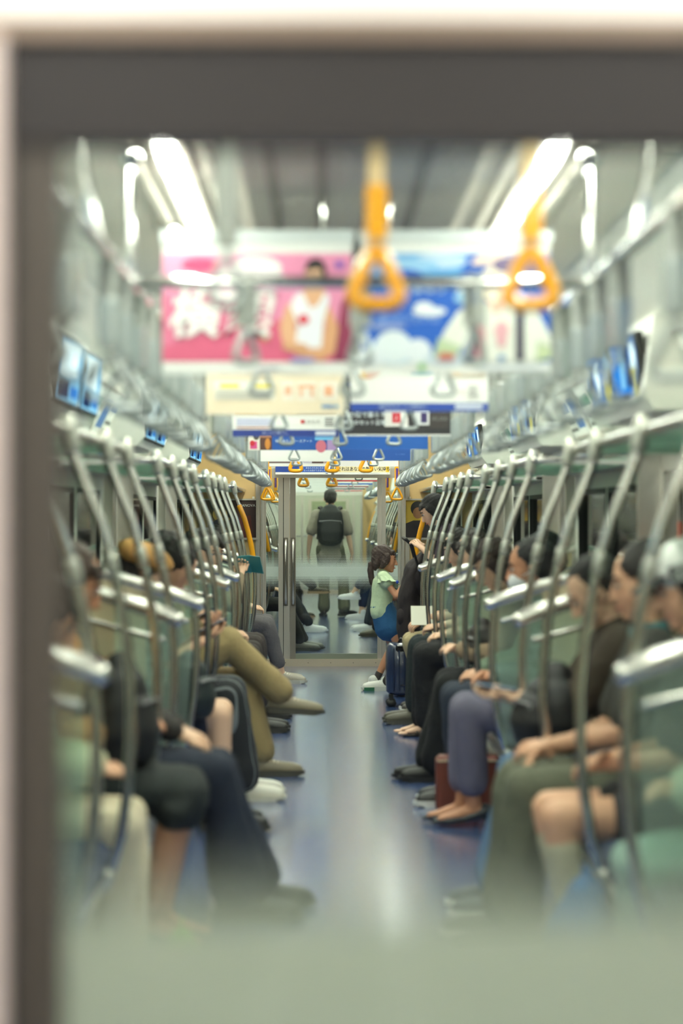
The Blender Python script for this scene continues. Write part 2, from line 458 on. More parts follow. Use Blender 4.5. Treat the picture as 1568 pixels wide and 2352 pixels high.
# gangway between the carriages
m = MB(); m.box(-0.66, 0.66, 21.85, 22.7, -0.04, 0.012, mat('gangway_plate', (120,118,116), 0.35, 0.6)); struct('floor', m)
m = MB(); m.box(-0.66, 0.66, 21.85, 22.7, 1.95, 2.0, greyWall); struct('ceiling', m)
for s, nm in ((-1,'wall_left'),(1,'wall_right')):
    m = MB()
    for i in range(8): m.prism([(s*(0.68+0.02*(i%2)),0),(s*(0.70+0.02*(i%2)),0),(s*(0.70+0.02*(i%2)),1.95),(s*(0.68+0.02*(i%2)),1.95)], 21.86+i*0.104, 21.86+(i+1)*0.104, mat('bellows', (96,98,96), 0.7))
    struct(nm, m)
m = MB()
for s in (-1, 1): m.box(s*0.66, s*1.30, 22.66, 22.7, 0, 2.3, beige)
m.box(-0.66, 0.66, 22.66, 22.7, 1.85, 2.3, greyWall); struct('wall_end', m)

# ------------------------------------------------------------------ near end: the frame and door the photograph looks through
Y = 2.33
m = MB()
m.box(-0.80, 1.0, Y-0.01, Y+0.05, 1.722, 1.818, darkfr)
m.box(-0.80, 1.0, Y-0.022, Y+0.05, 1.824, 1.843, mat('frame_lip', (128,112,96), 0.4, 0.3))
m.box(-0.80, 1.0, Y-0.004, Y+0.05, 1.818, 1.824, rubber)
struct('trim_4', m)
m = MB(); m.box(-1.30, 1.30, Y, Y+0.05, 1.843, 2.30, whiteP)
for s in (-1, 1): m.box(s*0.80 if s < 0 else 0.80, s*1.30, Y, Y+0.05, 0, 1.843, beige)
struct('wall_near', m)
m = MB(); m.box(-0.80,-0.400, Y-0.05, Y+0.04, 0, 1.818, pink_metal); struct('door_post', m)
d = empty('door_20', (0, Y, 0)); d['kind'] = 'structure'
m = MB()
m.box(-0.397,-0.346, 0.0, 0.03, 0.0, 1.722, mat('near_stile_shaded', (66,61,51), 0.5, 0.0)); m.box(-0.400,-0.392, -0.006, 0.0, 0.0, 1.722, rubber)  # stile colour carries the shade of the viewer's side too
m.box(0.41, 0.80, 0.0, 0.03, 0.0, 1.722, darkfr); m.box(-0.346, 0.41, 0.0, 0.03, 0.0, 0.11, alu)
lf = obj('door_leaf', m, d)
m = MB(); m.box(-0.346, 0.41, 0.010, 0.016, 0.11, 1.722, bandN); obj('pane', m, lf)
# the camera's own carriage, open towards the viewer
m = MB(); m.box(-1.32, 1.32, -3.0, 2.4, -0.06, 0.0, floorM); struct('floor', m)
m = MB(); m.box(-1.32, 1.32, -3.0, 2.33, 2.30, 2.36, ceilM); struct('ceiling', m)
for s, nm in ((-1,'wall_left'),(1,'wall_right')):
    m = MB(); m.box(s*1.32, s*1.36, -3.0, 2.40, 0, 2.34, greyWall); struct(nm, m)
m = MB(); m.box(-1.36, 1.36, -3.05, -3.0, 0, 2.36, darkfr); struct('wall_back', m)  # unseen wall, kept dark so the near pane reflects little
for s in (-1, 1):
    lamp_row(s, -2.6, 2.2, 3, 'added above the viewer', 0)  # unseen strips added to light the white panel over the near frame
    lamp_row(s, 42.6, 45.8, 2, 'added in the last vestibule', 0)  # unseen strips added to brighten the cab wall

# ------------------------------------------------------------------ seats
def bench(s, a, b, desc, group):
    e = empty('bench_seat', (s*0.98, (a+b)/2, 0)); tag(e, desc, 'bench', group)
    h = (b-a)/2
    m = MB(); m.box(-s*0.24, s*0.27, -h, h, 0.0, 0.16, steel); m.box(-s*0.20, s*0.27, -h, h, 0.16, 0.33, mat('seat_base', (168,166,158), 0.4, 0.4)); obj('seat_base', m, e)
    n = max(2, round((b-a)/0.46))
    for i in range(n):
        y0 = -h+i*2*h/n+0.004; y1 = -h+(i+1)*2*h/n-0.004
        m = MB(); m.rbox(-s*0.29, s*0.20, y0, y1, 0.34, 0.44, seatM, 0.03); obj('seat_cushion', m, e)
    m = MB(); m.rbox(s*0.17, s*0.26, -h, h, 0.46, 0.94, seatM, 0.03); obj('backrest', m, e)
    m = MB(); m.tube([(-s*0.27,-h,0.33),(-s*0.27,h,0.33)], 0.015, steel, n=8); obj('seat_rail', m, e)
BEN1 = [(2.55,4.14),(5.60,8.50),(10.06,12.88),(14.34,17.05),(18.85,21.70)]
BN = ['nearest short','second','third','fourth','last']
for s in (-1, 1):
    for k, (a, b) in enumerate(BEN1):
        bench(s, a, b, 'dark blue upholstered bench on the %s side, %s from the near door' % ('left' if s < 0 else 'right', BN[k] if k else 'nearest short one'), 'side benches of the near carriage')
BEN2 = [(22.8,25.1),(26.65,29.5),(31.05,33.85),(35.35,38.1),(39.7,42.1)]
for s in (-1, 1):
    for k, (a, b) in enumerate(BEN2):
        bench(s, a, b, 'dark blue bench beyond the gangway door, %s on the %s side' % (ORD[k], 'left' if s < 0 else 'right'), 'side benches beyond the gangway door')

# ------------------------------------------------------------------ partitions at the bench ends
def partition(s, y, desc, group):
    e = empty('seat_partition', (s*0.66, y, 0.36)); tag(e, desc, 'partition', group)
    X = lambda x: s*(x-0.66)
    def slab(name, poly, m_, t=0.006, off=0.0, par=e):
        m = MB(); m.prism([(X(x), z-0.36) for x, z in poly], -t+off, t+off, m_); return obj(name, m, par)
    slab('glass_panel', [(0.665,0.40),(0.85,0.38),(0.85,1.045),(0.645,1.005),(0.640,0.80)], partG, 0.004)
    slab('laminate_panel', [(0.83,0.34),(1.25,0.34),(1.25,1.17),(0.83,1.055)], cream, 0.012)
    m = MB(); m.tube([(X(1.26),0,0.83),(X(1.05),0,0.775),(X(0.80),0,0.70),(X(0.68),0,0.662),(X(0.612),0,0.635)], [0.024,0.026,0.029,0.031,0.028], railM, n=14, lat=(0,1,0)); obj('top_rail', m, e)
    m = MB(); m.tube([(X(1.26),-0.012,0.73),(X(1.05),-0.012,0.675),(X(0.80),-0.012,0.60),(X(0.66),-0.012,0.565)], 0.011, railM, n=8, lat=(0,1,0)); obj('lower_rail', m, e)
k = 0
for s in (-1, 1):
    sd = 'left' if s < 0 else 'right'
    ys = [4.14, 5.57, 8.52, 10.04, 12.90, 14.34, 17.05, 18.84]
    for i, y in enumerate(ys):
        partition(s, y, 'glass seat-end partition with chrome top rail, %s from the front on the %s side' % (ORD[i], sd), 'seat-end partitions of the near carriage')
    for i, y in enumerate([26.65, 29.5, 31.05, 33.85, 38.1]):
        partition(s, y, 'seat-end partition beyond the gangway door, %s on the %s side' % (ORD[i], sd), 'seat-end partitions beyond the gangway door')

# ------------------------------------------------------------------ curved stanchion poles
PROF = [(.792,1.60),(.775,1.52),(.745,1.44),(.708,1.35),(.680,1.25),(.655,1.14),(.634,1.02),(.622,.88),(.622,.74),(.632,.60),(.650,.48),(.676,.39),(.700,.345)]
def make_pole(s, yel=False):
    e = empty('stanchion_pole', (s*0.7, 0, 0.33))
    P = [(s*(x-0.7), 0, z-0.33) for x, z in PROF]
    m = MB(); m.tube(P, 0.0155, poleM, n=10, lat=(0,1,0)); obj('pole', m, e)
    if yel:
        m = MB(); m.tube([Vector(p) for p in P[2:7]], 0.021, yellow, n=10, lat=(0,1,0)); obj('yellow_grip', m, e)
    m = MB(); a = Vector(P[0]); b = Vector(P[1]); m.tube([a+(a-b)*0.25, a, a+(b-a)*0.6], [0.026,0.026,0.022], mat('cast_joint', (206,206,196), 0.3, 0.7), n=10, lat=(0,1,0)); obj('top_socket', m, e)
    m = MB(); a = Vector(P[4]); b = Vector(P[5]); m.tube([a, a+(b-a)*0.35], 0.0185, mat('cast_joint', (0,0,0)), n=10, lat=(0,1,0)); obj('joint_ring', m, e)
    m = MB(); a = Vector(P[-1]); b = Vector(P[-2]); m.tube([a, a+(b-a)*0.5], 0.024, mat('cast_joint', (0,0,0)), n=10, lat=(0,1,0)); obj('foot_flange', m, e)
    return e
PY = [5.62, 6.63, 7.72, 8.55, 10.08, 11.1, 12.0, 12.94, 14.36, 15.25, 16.25, 17.08, 18.88]
PY2 = [26.65, 27.6, 28.5, 29.5, 31.05, 32.0, 32.9, 33.85, 35.35, 36.2, 37.2, 38.1, 24.0, 24.9]
for s in (-1, 1):
    sd = 'left' if s < 0 else 'right'
    p = None
    for i, y in enumerate(PY):
        yel = i == len(PY)-1
        if yel: o = make_pole(s, True)
        elif p is None: o = p = make_pole(s)
        else: o = copy_tree(p)
        o.location = (s*0.7, y, 0.33)
        tag(o, ('curved stanchion pole with a yellow grip, %s side beside the end wall' % sd) if yel else
            'curved stainless stanchion pole, %s from the front on the %s side' % (ORD[i], sd), 'pole', 'curved poles along the %s seats' % sd)
    for i, y in enumerate(sorted(PY2)):
        yel = i in (0, 13)
        o = make_pole(s, True) if yel else copy_tree(p)
        o.location = (s*0.7, y, 0.33)
        tag(o, 'curved pole %sbeyond the gangway door, %s on the %s side' % ('with yellow grip ' if yel else '', ORD[i], sd), 'pole', 'curved poles beyond the gangway door, %s side' % sd)

# ------------------------------------------------------------------ luggage racks
def rack(s, a, b, desc, group):
    e = empty('luggage_rack', (s*0.80, (a+b)/2, 1.60)); tag(e, desc, 'rack', group); h = (b-a)/2
    m = MB(); m.tube([(0,-h,0),(0,h,0)], 0.016, poleM, n=10); m.tube([(s*0.47,-h,0.03),(s*0.02,-h,0.0)], 0.013, poleM, n=8, lat=(0,1,0)); m.tube([(s*0.47,h,0.03),(s*0.02,h,0.0)], 0.013, poleM, n=8, lat=(0,1,0)); obj('front_rail', m, e)
    m = MB(); m.box(s*0.03, s*0.40, -h+0.02, h-0.02, 0.0, 0.008, rackG); obj('glass_shelf', m, e)
    m = MB(); m.box(s*0.02, s*0.035, -h, h, -0.012, 0.02, whiteP); m.box(s*0.39, s*0.47, -h, h, -0.02, 0.02, whiteP)
    for y in (-h, -h/3, h/3, h-0.06): m.box(s*0.02, s*0.47, y, y+0.06, -0.018, 0.0, whiteP)
    obj('rack_frame', m, e)
for s in (-1, 1):
    sd = 'left' if s < 0 else 'right'
    for k, (a, b) in enumerate(BEN1):
        rack(s, a, b if k < 4 else 21.78, 'green glass luggage rack over the %s bench on the %s side' % (BN[k], sd), 'luggage racks of the near carriage')
    for k, (a, b) in enumerate(BEN2):
        rack(s, a, b, 'luggage rack beyond the gangway door, %s on the %s side' % (ORD[k], sd), 'luggage racks beyond the gangway door')

# ------------------------------------------------------------------ strap rails and transverse bars
RX, RZ = 0.565, 1.935
for s in (-1, 1):
    sd = 'left' if s < 0 else 'right'
    for (a, b, wh, gr) in ((2.6, 21.7, 'near carriage', 0), (22.9, 42.0, 'carriage beyond the door', 1)):
        e = empty('strap_rail', (s*RX, a, RZ)); tag(e, 'long chrome rail for the straps, %s side of the %s' % (sd, wh), 'rail')
        m = MB(); m.tube([(0,0,0),(0,b-a,0)], 0.016, chrome, n=10); obj('rail', m, e)
        y = a+0.35
        while y < b:
            if all(abs(y-q) > 0.3 for q in (5.87, 7.4, 10.3, 12.5, 15.9)):
                m = MB(); m.tube([(0,y-a,0.0),(s*0.03,y-a,0.16),(s*0.05,y-a,0.32)], 0.011, chrome, n=8, lat=(0,1,0)); m.tube([(s*0.045,y-a,0.30),(s*0.05,y-a,0.335)], 0.03, chrome, n=8, lat=(0,1,0)); obj('hanger', m, e)
            y += 2.1
BARS = [(5.87, RZ), (7.4, RZ), (10.3, RZ), (12.5, RZ), (15.9, RZ), (17.6, RZ), (4.8, 2.12), (19.1, 2.06), (24.5, RZ), (27.5, RZ), (31.5, RZ), (36, RZ), (23.6, 2.0)]
for i, (y, z) in enumerate(BARS):
    e = empty('cross_bar', (0, y, z)); tag(e, 'chrome cross bar under the ceiling, %s' % (
        ['just before the pink poster','between the pink and the cream poster','before the third pair of posters','before the blue poster pair','fifth from the front','sixth from the front',
         'carrying the near orange straps','carrying the orange straps before the end wall','first beyond the gangway door','second beyond the gangway door','third beyond the gangway door','fourth beyond the gangway door','right behind the gangway door'][i]), 'bar', 'cross bars under the ceiling')
    m = MB(); m.tube([(-RX,0,0),(RX,0,0)], 0.016, chrome, n=10, lat=(0,1,0)); obj('bar', m, e)
    for s in (-1, 1):
        m = MB(); m.tube([(s*RX,0,0),(s*RX,0,0.10),(s*(RX+0.005),0,2.235+0.02-z if z < 2.2 else 0.03)], 0.014, chrome, n=8, lat=(0,1,0)); m.tube([(s*RX,0,2.30-z-0.06),(s*RX,0,2.27-z)], 0.03, chrome, n=8, lat=(0,1,0)); obj('hanger', m, e)

# ------------------------------------------------------------------ straps
def make_strap(L, w_, h_, r, mr, mb_, sheath=True, printed=False):
    """origin on the rail axis; L = drop to the bottom of the ring"""
    e = empty('hanging_strap')
    t = L-h_
    m = MB()
    m.tube([(0.0,0,0.018+0.0),(0,0,0.0)], 0.002, mb_, n=4)
    m.box(-0.017, 0.017, -0.021, -0.018, -t+0.01, 0.012, mb_); m.box(-0.017, 0.017, 0.018, 0.021, -t+0.01, 0.012, mb_)
    m.box(-0.017, 0.017, -0.021, 0.021, 0.012, 0.020, mb_)
    m.box(-0.017, 0.017, -0.021, 0.021, -t-0.004, -t+0.012, mb_)
    obj('belt', m, e)
    if sheath and t > 0.1:
        m = MB(); m.rbox(-0.021, 0.021, -0.024, 0.024, -t+0.0, -t*0.45, mr, 0.006); obj('sheath', m, e)
        if printed:
            m = MB(); m.box(-0.010, 0.010, -0.0262, -0.0245, -t*0.9, -t*0.5, flat((96,60,140))); obj('sticker', m, e)
    m = MB(); pts = []
    cs = [(0, -t+0.004-0.0, 0.022), (w_/2-0.004, -L+r+0.0, 0.024), (-w_/2+0.004, -L+r, 0.024)]
    apex = Vector((0, 0, -t)); bl = Vector((-w_/2+r, 0, -L+r)); br = Vector((w_/2-r, 0, -L+r))
    for P, A, B in ((apex, bl, br), (br, apex, bl), (bl, br, apex)):
        d1 = (A-P).normalized(); d2 = (B-P).normalized(); k = 0.30*h_
        p0, p2 = P+d1*k, P+d2*k
        for q in range(5):
            u = q/4; pts.append(p0*(1-u)**2+P*2*u*(1-u)+p2*u*u)
    m.tube(pts, r, mr, n=8, lat=(0,1,0), closed=True)
    obj('ring', m, e)
    return e
silver = mat('silver_grey_plastic', (166,173,174), 0.28, 0.35, coat=0.4)
beltM = mat('grey_belt', (168,170,166), 0.6)
yellowbelt = mat('yellow_belt', (238,160,24), 0.6)
pS = make_strap(0.325, 0.135, 0.125, 0.0085, silver, beltM)
used = [False]
def place(proto, x, y, z, rz, label, group):
    o = copy_tree(proto); o.location = (x, y, z); o.rotation_euler = (0,0,rz); tag(o, label, 'strap', group); return o
for s in (-1, 1):
    sd = 'left' if s < 0 else 'right'
    ys = []
    for a, b in ((5.3, 9.8), (10.7, 14.4), (15.4, 20.3)):
        n = int((b-a)/0.40)
        ys += [(a+(b-a)*i/n) for i in range(n)]
    ys = [3.35, 4.0, 4.45]+ys
    for i, y in enumerate(ys):
        rown = ''
        place(pS, s*RX, y, RZ, 0.45*math.sin(i*2.3), 'silver strap ring over the %s seats, %s from the near door' % (sd, ORD[i]), 'silver straps over the %s seats' % sd)
    for i in range(9):
        place(pS, s*RX, 27.0+i*0.34, RZ, 0.1*math.sin(i), 'silver strap ring beyond the gangway door, %s on the %s side' % (ORD[i], sd), 'silver straps beyond the gangway door')
    for i in range(8):
        place(pS, s*RX, 32.0+i*0.4, RZ, 0.1*math.sin(i), 'silver strap ring in the far row beyond the man, %s on the %s side' % (ORD[i], sd), 'silver straps far down the next carriage')
for ch in list(pS.children): bpy.data.objects.remove(ch)
bpy.data.objects.remove(pS)
# yellow priority straps at the end wall
pY = make_strap(0.435, 0.135, 0.125, 0.0105, yellow, yellowbelt, True, True)
for i, (x, y, d) in enumerate(((-0.575,20.75,'at the left of the end door, the nearer of two'),(-0.565,21.3,'at the left of the end door, the farther of two'),(0.555,20.8,'hanging at the right of the end door'),(0.565,24.2,'beyond the glass door, right of the walking man'),(-0.565,24.2,'beyond the glass door at the left'))):
    place(pY, x, y, RZ, 0.0, 'orange-yellow triangular strap ring '+d, 'orange-yellow straps')
for ch in list(pY.children): bpy.data.objects.remove(ch)
bpy.data.objects.remove(pY)
pN = make_strap(0.350, 0.148, 0.142, 0.0155, yellow, mat('pale_tan_belt', (226,196,150), 0.6))
for x, y, z, d in ((0.0155,4.8,2.12,'in front of the blue poster edge, large and blurred'),(0.325,4.8,2.12,'in front of the pictured figure, large and blurred at the right'),
                (-0.305,19.1,2.06,'small, left of three before the end door'),(-0.015,19.1,2.06,'small, middle of three before the end door'),(0.255,19.1,2.06,'small, right of three before the end door'),
                (-0.28,23.6,2.0,'just beyond the gangway door, left'),(0.0,23.6,2.0,'just beyond the gangway door, middle')):
    place(pN, x, y, z, 0.0, 'orange-yellow strap ring '+d, 'orange-yellow straps on cross bars')
for ch in list(pN.children): bpy.data.objects.remove(ch)
bpy.data.objects.remove(pN)
pG = make_strap(0.345, 0.10, 0.13, 0.0085, silver, beltM, False)
o = place(pG, -0.285, 4.8, 2.12, 0.35, 'silver strap ring, large and blurred before the pink poster', 'silver straps on cross bars')
for ch in list(pG.children): bpy.data.objects.remove(ch)
bpy.data.objects.remove(pG)
pT = make_strap(0.205, 0.105, 0.10, 0.0085, silver, beltM, False)
for bi, (y, z) in enumerate(BARS[:6]):
    for xi, x in enumerate((-0.28, 0.0, 0.28)):
        place(pT, x, y, z, (0.75 if bi == 0 else 0.25)*(1 if xi != 1 else -1), 'silver strap ring on the %s cross bar, %s' % (ORD[bi], ('left','middle','right')[xi]), 'silver straps on cross bars')
for bi, (y, z) in enumerate(BARS[8:12]):
    for xi, x in enumerate((-0.28, 0.0, 0.28)):
        place(pT, x, y, z, 0.2, 'small silver strap ring beyond the gangway door, %s bar, %s' % (ORD[bi], ('left','middle','right')[xi]), 'silver straps on bars beyond the door')
for ch in list(pT.children): bpy.data.objects.remove(ch)
bpy.data.objects.remove(pT)
# ------------------------------------------------------------------ hanging posters
def circ(cx, cy, rx, ry, n=20, a0=0, a1=360):
    return [(cx+rx*math.cos(R(a0+(a1-a0)*i/(n if a1-a0 < 360 else n))), cy+ry*math.sin(R(a0+(a1-a0)*i/n))) for i in range(n+(1 if a1-a0 < 360 else 0))]
def rect(a, b, c, d): return [(a,c),(b,c),(b,d),(a,d)]
def print_mesh(shapes, W, H, name, parent, y0=-0.0022):
    m = MB()
    for i, (poly, c) in enumerate(shapes):
        y = y0-0.00035*i
        vs = [((u-0.5)*W, y, (v-0.5)*H) for u, v in poly]
        m.add(vs, [tuple(range(len(vs)))], flat(c))
    return obj(name, m, parent)
PH = 0.372
def poster(y, side, label, shapes, texts=(), sheet=(238,238,236), z=1.748, wd=0.515, xoff=0.0, h=PH, bare=False):
    x = side*(wd/2+0.013)+xoff
    e = empty('hanging_poster', (x, y, z+h/2)); tag(e, label, 'poster', 'posters hanging across the aisle')
    m = MB(); m.rbox(-wd/2, wd/2, -0.002, 0.002, -h/2, h/2, flat(sheet), 0.0008); obj('sheet', m, e)
    m = MB(); m.box(-wd/2-0.006, wd/2+0.006, -0.008, 0.008, h/2-0.012, h/2+0.02, mat('clip_rail', (214,220,222), 0.3))
    for q in (-0.18, 0.18): m.tube([(q,0,h/2+0.015),(q,0,2.262-(z+h/2))], 0.004, chrome, n=6)
    obj('clip', m, e)
    print_mesh(shapes, wd, h, 'print', e)
    for t in texts:
        body, size, rgb, u, v = t[:5]; kw = t[5] if len(t) > 5 else {}
        text(body, size, rgb, e, ((u-0.5)*wd, -0.0022-0.00035*len(shapes)-0.0006, (v-0.5)*h), **kw)
    return e
def lines(u0, u1, v0, v1, n, c, ragged=0.1):
    out = []
    for i in range(n):
        v = v1-(v1-v0)*(i+0.5)/n; t = (v1-v0)/n*0.28
        out.append((rect(u0, u1-ragged*((i*37) % 10)/10*(u1-u0), v-t, v+t), c))
    return out
PK = (226,112,160); RD = (222,70,112)
# pink poster (coloured field v 0.09..0.885)
pink = [(rect(0,1,0.09,0.885),(236,146,184)), ([(0,0.09),(1,0.09),(1,0.34),(0.62,0.40),(0,0.30)],(224,100,136)), ([(0,0.2),(0.55,0.42),(0.55,0.66),(0,0.58)],(228,122,158)),
  (rect(0.0,0.14,0.60,0.885),(240,160,196)),([(0.90,0.09),(1,0.09),(1,0.7),(0.94,0.5)],(150,52,88)),
  (circ(0.14,0.66,0.12,0.05),(246,226,232)),(circ(0.50,0.78,0.13,0.08),(248,244,244)),(circ(0.40,0.73,0.1,0.06),(248,238,242)),(circ(0.56,0.71,0.09,0.05),(248,238,242)),(circ(0.20,0.80,0.1,0.05),(222,70,120)),(circ(0.34,0.60,0.09,0.06),(246,220,230)),
  # figure: arms, vest, neck, head, hair
  ([(0.655,0.50),(0.70,0.56),(0.74,0.50),(0.70,0.36),(0.74,0.24),(0.70,0.18),(0.63,0.24),(0.62,0.36)],(232,178,140)),
  ([(0.83,0.56),(0.88,0.50),(0.93,0.34),(0.91,0.16),(0.84,0.10),(0.70,0.14),(0.70,0.20),(0.84,0.22),(0.86,0.38)],(226,166,124)),
  ([(0.70,0.58),(0.74,0.60),(0.78,0.48),(0.82,0.50),(0.86,0.60),(0.885,0.56),(0.85,0.38),(0.84,0.19),(0.70,0.19),(0.715,0.36),(0.675,0.50)],(240,240,250)),
  ([(0.74,0.60),(0.78,0.49),(0.82,0.50),(0.86,0.60),(0.83,0.66),(0.78,0.66)],(230,176,138)),
  (circ(0.81,0.75,0.056,0.10),(40,34,36)),(circ(0.80,0.715,0.045,0.085),(232,184,150)),([(0.75,0.76),(0.85,0.77),(0.84,0.83),(0.77,0.83)],(40,34,36)),
  (rect(0.772,0.79,0.725,0.735),(60,40,40)),(rect(0.81,0.828,0.725,0.735),(60,40,40)),(rect(0.785,0.815,0.668,0.676),(190,90,90)),
  (circ(0.745,0.40,0.028,0.038),(220,40,66)),(circ(0.70,0.20,0.07,0.03),(226,170,130)),
  (circ(0.935,0.80,0.022,0.03),(110,84,190)), (circ(0.54,0.28,0.03,0.04),(226,150,120)),(rect(0.68,0.80,0.09,0.12),(150,150,220)),
  (rect(0.50,0.62,0.03,0.05),(170,170,185))]
poster(6.52, -1, 'pink poster with big white brush lettering and a man in a white vest', pink,
   [('横顔', 0.140, (250,246,246), 0.30, 0.42, {'bold':0.0035,'shear':0.15}), ('!!', 0.13, (250,246,246), 0.52, 0.46, {'bold':0.003,'shear':0.15}), ('スマートに', 0.035, (252,248,250), 0.47, 0.70, {'bold':0.001})])
BL = (24,98,200)
blue = [(rect(0,1,0.09,0.885),BL), ([(0,0.62),(0.5,0.62),(0.56,0.885),(0,0.885)],(96,166,226)), (circ(0.42,0.83,0.14,0.055),(190,214,240)), (circ(0.25,0.80,0.16,0.05),(150,196,236)),(circ(0.24,0.70,0.09,0.07),(20,88,194)),
  (circ(0.17,0.17,0.13,0.10),(196,220,242)), (circ(0.17,0.20,0.10,0.12),(232,240,246)), (circ(0.30,0.17,0.07,0.09),(232,238,246)), (circ(0.45,0.11,0.12,0.045),(210,224,240)),(circ(0.06,0.13,0.08,0.06),(232,238,246)),
  (circ(0.36,0.46,0.09,0.035),(236,240,246)), (circ(0.33,0.49,0.05,0.04),(240,242,246)), (circ(0.14,0.35,0.10,0.025),(140,160,220)), (circ(0.55,0.64,0.05,0.06),(236,240,246)),(circ(0.54,0.56,0.05,0.045),(150,196,236)),
  # generic pictured young person with a wide hat, seen from the waist up
  ([(0.38,0.13),(0.50,0.13),(0.56,0.26),(0.60,0.09),(0.92,0.09),(0.94,0.24),(1.0,0.20),(1.0,0.28),(0.93,0.46),(0.82,0.52),(0.62,0.52),(0.51,0.46),(0.44,0.32)],(232,232,224)),
  ([(0.38,0.13),(0.50,0.13),(0.53,0.20),(0.41,0.27)],(190,206,170)),([(0.92,0.09),(1.0,0.12),(1.0,0.20),(0.93,0.24)],(196,208,170)),
  ([(0.40,0.10),(0.49,0.10),(0.49,0.15),(0.42,0.16)],(200,110,96)),
  ([(0.66,0.56),(0.76,0.56),(0.74,0.46),(0.70,0.44)],(248,190,170)), (circ(0.70,0.66,0.075,0.13),(252,234,214)), (circ(0.71,0.80,0.13,0.085,20,0,180),(240,214,200)), (circ(0.78,0.80,0.09,0.06),(120,104,140)), (circ(0.92,0.77,0.055,0.055),(112,120,170)),
  (rect(0.815,0.86,0.10,0.50),(66,62,84)), (rect(0.57,0.60,0.12,0.40),(70,70,96)),
  ([(0.60,0.12),(0.66,0.12),(0.65,0.38),(0.61,0.38)],(214,150,160)),([(0.70,0.34),(0.74,0.40),(0.78,0.34),(0.76,0.20),(0.72,0.20)],(226,170,180)),(circ(0.74,0.12,0.02,0.02),(90,140,200)),(circ(0.32,0.05,0.02,0.03),(150,200,130)),
  (rect(0.62,0.98,0.03,0.07),(226,230,236))]
poster(6.52, 1, 'blue sky poster with white clouds and a pictured young person in white', blue,
   [('さよなら', 0.030, (200,220,250), 0.33, 0.62, {'bold':0.0004}), ('夏のおでかけは', 0.024, (170,200,250), 0.25, 0.40)])
CR = (238,222,196)
cream_p = [(rect(0.02,0.98,0.03,0.95),CR), (rect(0.06,0.50,0.15,0.34),(236,234,226)), (rect(0.10,0.24,0.27,0.31),(238,214,70)), (rect(0.36,0.49,0.27,0.31),(236,216,80)), (rect(0.55,0.64,0.14,0.34),(240,232,220)),(rect(0.66,0.80,0.14,0.34),(240,232,220)),(rect(0.82,0.96,0.14,0.34),(240,232,220)),
  (rect(0.57,0.62,0.20,0.29),(240,186,156)),(rect(0.67,0.79,0.27,0.30),(240,176,140)),(rect(0.68,0.70,0.18,0.27),(240,176,140)),(rect(0.76,0.78,0.18,0.27),(240,176,140)),(rect(0.86,0.92,0.19,0.29),(240,176,140)),
  (circ(0.78,0.46,0.028,0.04),(64,48,70)),(circ(0.78,0.46,0.010,0.014),(200,190,190)),(rect(0.84,0.92,0.07,0.10),(70,140,200)),(rect(0.93,0.96,0.07,0.10),(90,160,210))]
cream_p += lines(0.07,0.48,0.16,0.26,4,(206,202,194)) + lines(0.55,0.74,0.40,0.47,2,(200,178,150)) + lines(0.83,0.96,0.44,0.48,1,(196,180,160))
poster(8.97, -1, 'cream information poster with yellow marker bars and orange boxes', cream_p,
   [('お申し込みは今だけ', 0.038, (176,140,110), 0.32, 0.50, {}), ('全国どこでもご利用いただけます', 0.014, (180,150,120), 0.30, 0.40)], sheet=(240,226,204), z=1.742)
shoe_p = [(rect(0,1,0.0,0.085),(36,74,168)), (rect(0.76,0.96,0.025,0.07),(206,212,232)), ([(0.04,0.33),(0.10,0.46),(0.17,0.50),(0.34,0.50),(0.20,0.36),(0.14,0.33)],(220,150,128)), ([(0.04,0.33),(0.10,0.46),(0.13,0.50),(0.12,0.34)],(224,170,40)),
   (rect(0.44,0.60,0.36,0.48),(92,168,206)), (circ(0.45,0.42,0.02,0.05),(70,70,74)), (rect(0.52,0.60,0.48,0.51),(220,150,110)), (rect(0.70,0.98,0.34,0.48),(206,188,166)), (rect(0.74,0.79,0.36,0.48),(226,170,80)),(rect(0.86,0.92,0.42,0.47),(90,160,220)),
   (rect(0.85,0.93,0.14,0.27),(228,226,224))]+lines(0.86,0.92,0.15,0.26,4,(160,160,160))
poster(8.97, 1, 'white poster with a blue strip along the bottom and an orange shape', shoe_p,
   [('毎日をもっと便利に', 0.020, (180,196,232), 0.38, 0.045), ('マイページ', 0.020, (170,110,110), 0.74, 0.19)], z=1.755)
p3 = [(rect(0,1,0.0,0.09),(34,58,140)), (rect(0.78,0.97,0.02,0.07),(208,212,230)),(rect(0.04,0.40,0.14,0.24),(196,198,224)), (rect(0.64,0.68,0.17,0.22),(216,60,60)), (rect(0.86,0.96,0.12,0.26),(226,226,226)), (rect(0.02,0.25,0.28,0.5),(206,150,60)),(rect(0.25,0.60,0.28,0.5),(214,186,140)),(rect(0.60,0.98,0.28,0.5),(140,110,90))]+lines(0.87,0.95,0.13,0.25,4,(120,120,120))+lines(0.04,0.40,0.105,0.13,1,(190,110,100))
poster(11.6, -1, 'white poster over a dark blue strip with a small red mark', p3, [('あしたの暮らし', 0.018, (190,200,230), 0.40, 0.045), ('よみもの', 0.022, (90,60,70), 0.74, 0.19)], z=1.748)
p4 = [(rect(0,1,0.0,1),(44,42,48)), (rect(0.38,0.60,0.12,0.34),(226,222,222)), (rect(0.45,0.53,0.17,0.30),(206,52,72)), (rect(0.66,0.80,0.14,0.32),(220,220,226)), (rect(0.72,0.78,0.17,0.30),(52,40,100)),(rect(0.8,0.98,0.1,0.36),(62,56,56)),(rect(0.0,1.0,0.0,0.02),(226,226,226))]
